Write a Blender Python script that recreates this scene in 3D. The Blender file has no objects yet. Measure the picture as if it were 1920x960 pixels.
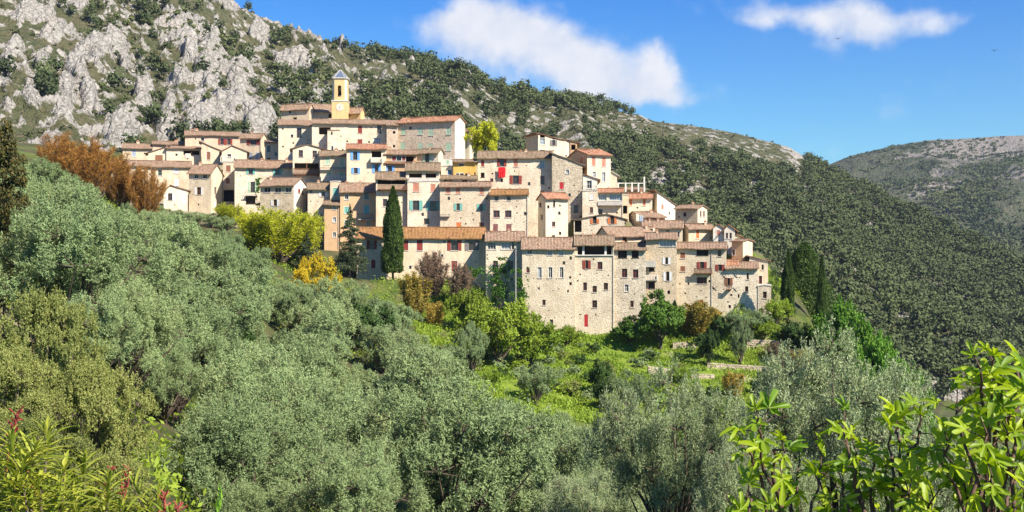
import bpy, math, random
import numpy as np
from mathutils import Vector
C = bpy.context.scene.collection
sc = bpy.context.scene
R = math.radians
F, CX, CY = 2200.0, 960.0, 480.0      # focal length and centre, in pixels of the 1920 px wide photograph

# ------------------------------------------------------------------ camera, sky, sun, exposure
cam = bpy.data.cameras.new('camera'); cam.lens = 36*F/1920; cam.sensor_width = 36
cam.clip_start = 0.1; cam.clip_end = 30000
co = bpy.data.objects.new('camera', cam); C.objects.link(co); co.rotation_euler = (R(90), 0, 0)
sc.camera = co
SUN_EL, SUN_AZ = 41.0, 133.0          # azimuth clockwise from +Y (the way the camera looks)
sd = Vector((math.sin(R(SUN_AZ))*math.cos(R(SUN_EL)), math.cos(R(SUN_AZ))*math.cos(R(SUN_EL)), math.sin(R(SUN_EL))))
sl = bpy.data.lights.new('sun', 'SUN'); sl.energy = 5.0; sl.angle = R(0.5); sl.color = (1, 0.925, 0.81)
so = bpy.data.objects.new('sun', sl); C.objects.link(so); so.rotation_euler = sd.to_track_quat('Z', 'Y').to_euler()
sc.view_settings.view_transform = 'Standard'; sc.view_settings.look = 'None'
sc.view_settings.gamma = 1; sc.view_settings.use_curve_mapping = False
sc.view_settings.exposure = 1.0
sc.cycles.max_bounces = 5; sc.cycles.diffuse_bounces = 3; sc.cycles.transparent_max_bounces = 6
sc.cycles.transmission_bounces = 3; sc.cycles.glossy_bounces = 2; sc.cycles.volume_bounces = 0

class NT:
    """small helper to write node trees"""
    def __init__(s, tree): s.t = tree
    def n(s, typ, ins=None, **kw):
        nd = s.t.nodes.new(typ)
        for k, v in kw.items(): setattr(nd, k, v)
        for k, v in (ins or {}).items():
            sk = nd.inputs[k]
            if isinstance(v, bpy.types.NodeSocket): s.t.links.new(v, sk)
            else: sk.default_value = v
        return nd
    def math(s, op, a, b=0.0, c=None, clamp=False):
        ins = {0: a, 1: b}
        if c is not None: ins[2] = c
        return s.n('ShaderNodeMath', ins, operation=op, use_clamp=clamp).outputs[0]
    def vmath(s, op, a, b=(0, 0, 0)):
        nd = s.n('ShaderNodeVectorMath', {0: a, 1: b}, operation=op)
        return nd.outputs['Value'] if op in ('LENGTH', 'DOT_PRODUCT', 'DISTANCE') else nd.outputs[0]
    def mix(s, f, a, b, blend='MIX'):
        nd = s.n('ShaderNodeMix', data_type='RGBA', blend_type=blend)
        for i, v in ((0, f), (6, a), (7, b)):
            if isinstance(v, bpy.types.NodeSocket): s.t.links.new(v, nd.inputs[i])
            else: nd.inputs[i].default_value = (tuple(v)+(1,))[:4] if i and not isinstance(v, float) else v
        return nd.outputs[2]
    def ramp(s, f, pts):
        nd = s.n('ShaderNodeMapRange', {0: f, 1: pts[0], 2: pts[1], 3: 0.0, 4: 1.0}, interpolation_type='SMOOTHSTEP')
        return nd.outputs[0]
    def noise(s, vec, scale, detail=4.0, rough=0.55, dist=0.0):
        return s.n('ShaderNodeTexNoise', {'Vector': vec, 'Scale': scale, 'Detail': detail, 'Roughness': rough, 'Distortion': dist}).outputs[0]

w = bpy.data.worlds.new('World'); sc.world = w; w.use_nodes = True
wt = w.node_tree; wt.nodes.clear(); q = NT(wt)
tc = q.n('ShaderNodeTexCoord').outputs['Generated']
sky = q.n('ShaderNodeTexSky', sky_type='NISHITA')
sky.sun_disc = False; sky.sun_elevation = R(SUN_EL); sky.sun_rotation = R(SUN_AZ); sky.air_density = 1.0; sky.dust_density = 0.2; sky.ozone_density = 3.0
sep = q.n('ShaderNodeSeparateXYZ', {0: tc})
skyc = q.mix(1.0, sky.outputs[0], q.mix(q.ramp(sep.outputs[2], (0.04, 0.26)), (0.54, 0.93, 1.12), (0.11, 0.60, 1.20)), 'MULTIPLY')
yy = q.math('MAXIMUM', sep.outputs[1], 0.02)
pu = q.math('DIVIDE', sep.outputs[0], yy); pv = q.math('DIVIDE', sep.outputs[2], yy)
uv = q.n('ShaderNodeCombineXYZ', {0: pu, 1: pv, 2: 0.0}).outputs[0]
CLOUD = [(868,38,70,42),(925,48,95,55),(1000,72,95,52),(1070,100,80,50),(1120,135,80,48),(1180,165,75,35),(1215,120,45,45),(1235,150,42,38,.7),
         (1040,140,95,42,.45),(1280,175,75,26,.4),(960,110,110,40,.45),(800,45,50,30,.35),(1130,185,120,24,.5),(900,85,90,35,.5),(1440,28,65,26,.55),(1540,35,75,30,.7),(1600,28,70,45,.75),(1640,55,60,38,.7),(1730,38,75,28,.6),(1590,75,60,30,.35),(1545,85,30,15,.3),(1940,55,30,20,.2)]
tot = None
wp = q.vmath('ADD', uv, q.vmath('MULTIPLY', q.vmath('SUBTRACT', q.n('ShaderNodeTexNoise', {'Vector': uv, 'Scale': 22.0, 'Detail': 5.0}).outputs[1], (0.5, 0.5, 0.5)), (0.035, 0.03, 0)))
for c in CLOUD:
    x, y, rx, ry = c[:4]; s_ = c[4] if len(c) > 4 else 1.0
    d = q.vmath('LENGTH', q.vmath('MULTIPLY', q.vmath('SUBTRACT', wp, ((x-CX)/F, (CY-y)/F, 0)), (F/rx/1.30, F/ry/1.30, 0)))
    m = q.math('MULTIPLY', q.ramp(q.math('SUBTRACT', 1.2, d), (0.0, 1.15)), s_)
    tot = m if tot is None else q.math('SUBTRACT', q.math('ADD', tot, m), q.math('MULTIPLY', tot, m))
nz = q.noise(uv, 26.0, 10.0, 0.58)
cm = q.math('MULTIPLY', q.ramp(q.math('ADD', tot, q.math('MULTIPLY', q.math('SUBTRACT', nz, 0.5), 1.15)), (0.06, 0.95)), 0.96, clamp=True)
bg1 = q.n('ShaderNodeBackground', {'Color': skyc, 'Strength': 0.068})
cc = q.mix(q.ramp(nz, (0.3, 0.75)), (0.68, 0.71, 0.78), (0.84, 0.84, 0.86))
bg2 = q.n('ShaderNodeBackground', {'Color': cc, 'Strength': 0.60})
ms = q.n('ShaderNodeMixShader', {0: cm, 1: bg1.outputs[0], 2: bg2.outputs[0]})
q.n('ShaderNodeOutputWorld', {0: ms.outputs[0]})

# ------------------------------------------------------------------ materials
def newmat(name):
    m = bpy.data.materials.new(name); m.use_nodes = True; m.node_tree.nodes.clear(); return m, NT(m.node_tree)
def finish(q, col, rough=0.85, bump=None, bs=0.3, bd=0.05, spec=0.3):
    ins = {'Base Color': col if isinstance(col, bpy.types.NodeSocket) else tuple(col)+(1,), 'Roughness': rough, 'Specular IOR Level': spec}
    if bump is not None: ins['Normal'] = q.n('ShaderNodeBump', {'Height': bump, 'Strength': bs, 'Distance': bd}).outputs[0]
    p = q.n('ShaderNodeBsdfPrincipled', ins); q.n('ShaderNodeOutputMaterial', {0: p.outputs[0]}); return p
def objvec(q, sc_=(1, 1, 1)):
    v = q.n('ShaderNodeTexCoord').outputs['Object']
    r = q.n('ShaderNodeObjectInfo').outputs['Random']
    off = q.n('ShaderNodeCombineXYZ', {0: q.math('MULTIPLY', r, 91.0), 1: q.math('MULTIPLY', r, 37.0), 2: q.math('MULTIPLY', r, 53.0)}).outputs[0]
    return q.vmath('ADD', q.vmath('MULTIPLY', v, sc_), off)
def stone_mat(name, a, b, mortar, sc_=2.4, stain=0.55, holes=0.0):
    m, q = newmat(name); v = objvec(q, (1, 1, 1.7)); v1 = objvec(q)
    vd = q.vmath('ADD', v, q.vmath('MULTIPLY', q.n('ShaderNodeTexNoise', {'Vector': v, 'Scale': 3.0}).outputs[1], (0.35, 0.35, 0.35)))
    vo = q.n('ShaderNodeTexVoronoi', {'Vector': vd, 'Scale': sc_}); ve = q.n('ShaderNodeTexVoronoi', {'Vector': vd, 'Scale': sc_}, feature='DISTANCE_TO_EDGE')
    sx = q.n('ShaderNodeSeparateColor', {0: vo.outputs['Color']})
    col = q.mix(sx.outputs[0], a, b)
    col = q.mix(q.math('MULTIPLY', q.math('GREATER_THAN', sx.outputs[1], 0.88), 0.35), col, (b[0]*.5, b[1]*.48, b[2]*.45))
    col = q.mix(q.ramp(ve.outputs['Distance'], (0.14, 0.02)), col, mortar)
    col = q.mix(q.math('MULTIPLY', q.ramp(q.noise(v1, 0.35, 5.0, 0.65), (0.42, 0.68)), stain), col, (a[0]*.62, a[1]*.58, a[2]*.55))
    col = q.mix(q.math('MULTIPLY', q.ramp(q.noise(q.vmath('MULTIPLY', v1, (1.6, 1.6, .35)), 0.9, 4.0), (0.5, 0.75)), 0.4), col, (mortar[0]*1.12, mortar[1]*1.12, mortar[2]*1.12))
    hn = q.noise(v1, 1.3, 2.0, 0.5)
    col = q.mix(q.math('MULTIPLY', q.ramp(hn, (0.70, 0.76)), 0.6), col, (0.09, 0.07, 0.05))
    rr = q.n('ShaderNodeObjectInfo').outputs['Random']; col = q.mix(1.0, col, q.mix(rr, (0.84, 0.80, 0.74), (1.05, 1.03, 1.0)), 'MULTIPLY')
    stk = q.noise(q.vmath('MULTIPLY', v1, (1.0, 1.0, .12)), 1.4, 5.0, 0.7); col = q.mix(q.math('MULTIPLY', q.ramp(stk, (0.55, 0.72)), 0.5), col, q.mix(1.0, col, (0.58, 0.54, 0.48), 'MULTIPLY'))
    h = q.math('ADD', q.ramp(ve.outputs['Distance'], (0.0, 0.25)), q.math('MULTIPLY', q.noise(v, 7.0), 0.7))
    finish(q, col, 0.92, h, 0.6, 0.06, 0.15); return m
def plaster_mat(name, a, stain=0.5, dirt=None):
    m, q = newmat(name); v = objvec(q); dirt = dirt or (a[0]*.6, a[1]*.56, a[2]*.5)
    col = q.mix(q.ramp(q.noise(v, 1.4, 6.0, 0.7), (0.3, 0.7)), a, (a[0]*.86, a[1]*.85, a[2]*.82))
    col = q.mix(q.math('MULTIPLY', q.ramp(q.noise(q.vmath('MULTIPLY', v, (1.3, 1.3, .3)), 0.8, 6.0, 0.65), (0.48, 0.72)), stain), col, dirt)
    rr = q.n('ShaderNodeObjectInfo').outputs['Random']; col = q.mix(1.0, col, q.mix(rr, (0.86, 0.83, 0.79), (1.04, 1.03, 1.0)), 'MULTIPLY')
    stk = q.noise(q.vmath('MULTIPLY', v, (1.0, 1.0, .1)), 1.5, 5.0, 0.7); col = q.mix(q.math('MULTIPLY', q.ramp(stk, (0.52, 0.7)), 0.45), col, q.mix(1.0, col, (0.62, 0.57, 0.50), 'MULTIPLY'))
    finish(q, col, 0.9, q.noise(v, 5.0, 5.0, 0.7), 0.5, 0.05, 0.15); return m
def tile_mat(name, a, b, lich, la=0.5):
    m, q = newmat(name); uvn = q.n('ShaderNodeUVMap', uv_map='UVMap').outputs[0]
    sp = q.n('ShaderNodeSeparateXYZ', {0: uvn})
    cell = q.n('ShaderNodeCombineXYZ', {0: q.math('FLOOR', q.math('MULTIPLY', sp.outputs[0], 4.2)), 1: q.math('FLOOR', q.math('MULTIPLY', sp.outputs[1], 2.6)), 2: 0.0}).outputs[0]
    wn = q.n('ShaderNodeTexWhiteNoise', {'Vector': cell}); v = objvec(q)
    wc = q.n('ShaderNodeSeparateColor', {0: wn.outputs['Color']})
    col = q.mix(wn.outputs['Value'], a, b)
    col = q.mix(q.math('MULTIPLY', q.math('GREATER_THAN', wc.outputs[0], 0.72), 0.75), col, (a[0]*.45, a[1]*.42, a[2]*.4))
    col = q.mix(q.math('MULTIPLY', q.math('GREATER_THAN', wc.outputs[1], 0.82), 0.6), col, (min(1, b[0]*1.3), min(1, b[1]*1.35), min(1, b[2]*1.4)))
    col = q.mix(q.math('MULTIPLY', q.ramp(q.noise(v, 0.9, 5.0, 0.7), (0.38, 0.62)), la), col, lich)
    wv = q.math('ABSOLUTE', q.math('SINE', q.math('MULTIPLY', sp.outputs[0], 4.2*math.pi)))
    st = q.math('FRACT', q.math('MULTIPLY', sp.outputs[1], 2.6))
    h = q.math('ADD', wv, q.math('MULTIPLY', st, 0.35))
    finish(q, col, 0.9, h, 1.0, 0.09, 0.15); return m
def flat_mat(name, a, rough=0.7, var=0.25, spec=0.3, scl=2.0):
    m, q = newmat(name); v = objvec(q)
    col = q.mix(q.ramp(q.noise(v, scl, 4.0), (0.3, 0.7)), a, (a[0]*(1-var), a[1]*(1-var), a[2]*(1-var)))
    finish(q, col, rough, q.noise(v, scl*4), 0.2, 0.01, spec); return m
M = {}
M['stone'] = stone_mat('cream_rubble_stone', (0.72,0.62,0.465), (0.62,0.52,0.385), (0.77,0.69,0.55), 3.0, .5)
M['stone2'] = stone_mat('honey_rubble_stone', (0.66,0.54,0.38), (0.55,0.44,0.30), (0.72,0.62,0.47), 2.8)
M['greystone'] = stone_mat('grey_rubble_stone', (0.56,0.48,0.36), (0.38,0.32,0.24), (0.66,0.58,0.44), 2.2, 0.45)
M['pinkstone'] = stone_mat('pink_rubble_stone', (0.60,0.48,0.36), (0.46,0.35,0.26), (0.70,0.60,0.47), 2.6, 0.35)
M['cream'] = plaster_mat('cream_plaster', (0.68,0.56,0.41))
M['pale'] = plaster_mat('pale_plaster', (0.70,0.62,0.48))
M['white'] = plaster_mat('white_plaster', (0.77,0.72,0.62), 0.3)
M['peach'] = plaster_mat('peach_plaster', (0.62,0.42,0.25), 0.3)
M['pinkcream'] = plaster_mat('pink_cream_plaster', (0.68,0.50,0.37), 0.35)
M['yellow'] = plaster_mat('yellow_plaster', (0.74,0.47,0.13), 0.3)
M['ochre'] = plaster_mat('church_ochre_plaster', (0.78,0.55,0.27), 0.25)
M['tile'] = tile_mat('terracotta_tiles', (0.29,0.165,0.105), (0.43,0.28,0.185), (0.33,0.245,0.16), .6)
M['tileo'] = tile_mat('orange_lichen_tiles', (0.31,0.145,0.065), (0.39,0.205,0.09), (0.33,0.19,0.06), 0.6)
M['tiler'] = tile_mat('red_tiles', (0.38,0.15,0.08), (0.48,0.24,0.13), (0.50,0.32,0.22), 0.35)
M['tileg'] = tile_mat('weathered_brown_tiles', (0.24,0.15,0.095), (0.36,0.245,0.155), (0.28,0.215,0.13), 0.7)
M['trim'] = flat_mat('pale_trim', (0.70,0.66,0.58)); M['concrete'] = flat_mat('concrete', (0.52,0.47,0.40))
M['wood'] = flat_mat('brown_wood', (0.16,0.07,0.035)); M['iron'] = flat_mat('dark_iron', (0.04,0.035,0.03), 0.5)
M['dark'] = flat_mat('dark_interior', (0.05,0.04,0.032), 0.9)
M['slate'] = flat_mat('blue_slate', (0.13,0.16,0.22), 0.35, 0.3, 0.6); M['zinc'] = flat_mat('zinc', (0.45,0.45,0.44), 0.4)
M['pipe'] = flat_mat('grey_pipe', (0.36,0.34,0.31)); M['cloth'] = flat_mat('red_cloth', (0.62,0.01,0.015), 0.8)
m, q = newmat('window_glass'); finish(q, (0.02,0.022,0.026), 0.12, None, spec=0.6); M['glass'] = m
m, q = newmat('bright_glass'); finish(q, (0.20,0.23,0.26), 0.15, None, spec=0.8); M['glass2'] = m
SH = {'t': (0.17,0.42,0.35), 'g': (0.40,0.52,0.36), 'b': (0.14,0.36,0.72), 'r': (0.26,0.045,0.03), 'o': (0.60,0.18,0.05), 'w': (0.72,0.70,0.66),
      'y': (0.20,0.18,0.17), 'n': (0.24,0.10,0.05), 's': (0.50,0.21,0.13), 'm': (0.22,0.09,0.08), 'q': (0.34,0.38,0.44), 'R': (0.45,0.03,0.03), 'e': (0.14,0.20,0.15)}
SN = {'t': 'teal', 'g': 'pale green', 'b': 'sky blue', 'r': 'maroon', 'o': 'orange', 'w': 'white', 'y': 'grey', 'n': 'brown', 's': 'salmon', 'm': 'mauve brown', 'q': 'blue grey', 'R': 'bright red', 'e': 'dark green'}
for k, c in SH.items(): M['sh_'+k] = flat_mat(SN[k].replace(' ', '_')+'_paint', c, 0.6, 0.2)

# ------------------------------------------------------------------ object helpers
def tag(o, label=None, cat=None, group=None, kind=None):
    for k, v in (('label', label), ('category', cat), ('group', group), ('kind', kind)):
        if v: o[k] = v
    return o
def empty(name, loc, rz=0, **kw):
    o = bpy.data.objects.new(name, None); C.objects.link(o); o.location = loc; o.rotation_euler = (0, 0, rz); o.empty_display_size = 0.5
    return tag(o, **kw)
class MB:
    """collects faces and builds one mesh"""
    def __init__(s): s.v = []; s.f = []; s.uv = {}
    def quad(s, pts, uv=None):
        i = len(s.v); s.v += [tuple(p) for p in pts]
        if uv: s.uv[len(s.f)] = uv
        s.f.append(tuple(range(i, i+len(pts))))
    def box(s, x0, y0, z0, x1, y1, z1):
        if x1 < x0: x0, x1 = x1, x0
        if y1 < y0: y0, y1 = y1, y0
        i = len(s.v)
        s.v += [(x, y, z) for z in (z0, z1) for y in (y0, y1) for x in (x0, x1)]
        for f in ((0,2,3,1),(4,5,7,6),(0,1,5,4),(2,6,7,3),(0,4,6,2),(1,3,7,5)): s.f.append(tuple(i+k for k in f))
    def obox(s, o, ux, uy, a0, b0, z0, a1, b1, z1):
        """box in a local frame: o + a*ux + b*uy"""
        i = len(s.v)
        for z in (z0, z1):
            for b in (b0, b1):
                for a in (a0, a1): s.v.append((o[0]+ux[0]*a+uy[0]*b, o[1]+ux[1]*a+uy[1]*b, z))
        for f in ((0,2,3,1),(4,5,7,6),(0,1,5,4),(2,6,7,3),(0,4,6,2),(1,3,7,5)): s.f.append(tuple(i+k for k in f))
    def cyl(s, p0, p1, r0, r1, n=8, cap=True):
        p0 = Vector(p0); p1 = Vector(p1); d = (p1-p0).normalized(); a = d.orthogonal().normalized(); b = d.cross(a); i = len(s.v)
        for p, r in ((p0, r0), (p1, r1)):
            for k in range(n):
                t = 2*math.pi*k/n; s.v.append(tuple(p+a*math.cos(t)*r+b*math.sin(t)*r))
        for k in range(n): s.f.append((i+k, i+(k+1) % n, i+n+(k+1) % n, i+n+k))
        if cap: s.f.append(tuple(i+n+k for k in range(n)))
    def build(s, name, mat, parent=None, smooth=False):
        me = bpy.data.meshes.new(name); me.from_pydata(s.v, [], s.f)
        if s.uv:
            ul = me.uv_layers.new(name='UVMap')
            for fi, p in enumerate(me.polygons):
                if fi in s.uv:
                    for li, uvc in zip(p.loop_indices, s.uv[fi]): ul.data[li].uv = uvc
        if mat: me.materials.append(mat)
        if smooth: me.polygons.foreach_set('use_smooth', [True]*len(me.polygons))
        o = bpy.data.objects.new(name, me); C.objects.link(o); o.parent = parent
        return o
def npmesh(name, verts, faces, mat, attrs=None, smooth=False):
    """verts (n,3) and faces (m,k) arrays of equal size k"""
    verts = np.asarray(verts, np.float32); faces = np.asarray(faces, np.int32); m, k = faces.shape
    me = bpy.data.meshes.new(name); me.vertices.add(len(verts)); me.vertices.foreach_set('co', verts.ravel())
    me.loops.add(m*k); me.loops.foreach_set('vertex_index', faces.ravel())
    me.polygons.add(m); me.polygons.foreach_set('loop_start', np.arange(0, m*k, k, dtype=np.int32))
    try: me.polygons.foreach_set('loop_total', np.full(m, k, np.int32))
    except Exception: pass
    for an, av in (attrs or {}).items():
        a = me.attributes.new(an, 'FLOAT', 'POINT'); a.data.foreach_set('value', np.asarray(av, np.float32))
    if smooth: me.polygons.foreach_set('use_smooth', np.ones(m, bool))
    me.update(calc_edges=True); me.validate()
    if mat: me.materials.append(mat)
    return me
def link(name, me, parent=None):
    o = bpy.data.objects.new(name, me); C.objects.link(o); o.parent = parent; return o
def PT(px, py, Y): return ((px-CX)/F*Y, Y, (CY-py)/F*Y)

# ------------------------------------------------------------------ noise
def _hash(ix, iy, iz, seed):
    h = (ix*374761393 + iy*668265263 + iz*2147483647 + seed*1274126177) & 0xFFFFFFFF
    h = ((h ^ (h >> 13))*1274126177) & 0xFFFFFFFF
    return ((h ^ (h >> 16)) & 0xFFFF)/65535.0
def vnoise(x, y, z=0.0, seed=0):
    x = np.asarray(x, float); y = np.asarray(y, float); z = np.asarray(z, float)+0*x
    ix, iy, iz = np.floor(x).astype(np.int64), np.floor(y).astype(np.int64), np.floor(z).astype(np.int64)
    fx, fy, fz = x-ix, y-iy, z-iz; fx = fx*fx*(3-2*fx); fy = fy*fy*(3-2*fy); fz = fz*fz*(3-2*fz); r = 0
    for a in (0, 1):
        for b in (0, 1):
            for c in (0, 1):
                r = r + _hash(ix+a, iy+b, iz+c, seed)*(fx if a else 1-fx)*(fy if b else 1-fy)*(fz if c else 1-fz)
    return r
def fbm(x, y, z=0.0, oct=5, seed=0, gain=0.5):
    r, a, t = 0, 1.0, 0
    for o in range(oct):
        r = r+a*vnoise(x, y, z, seed+o*17); t += a; a *= gain; x = x*2.03+11.3; y = y*2.03+7.7; z = np.asarray(z)*2.03
    return r/t
def ridged(x, y, z=0.0, oct=5, seed=0):
    r, a, t = 0, 1.0, 0
    for o in range(oct):
        n = 1-np.abs(2*vnoise(x, y, z, seed+o*13)-1); r = r+a*n*n; t += a; a *= 0.5; x = x*2.1+3.1; y = y*2.1+9.2; z = np.asarray(z)*2.1
    return r/t
def sstep(a, b, x):
    t = np.clip((x-a)/(b-a), 0, 1); return t*t*(3-2*t)

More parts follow.
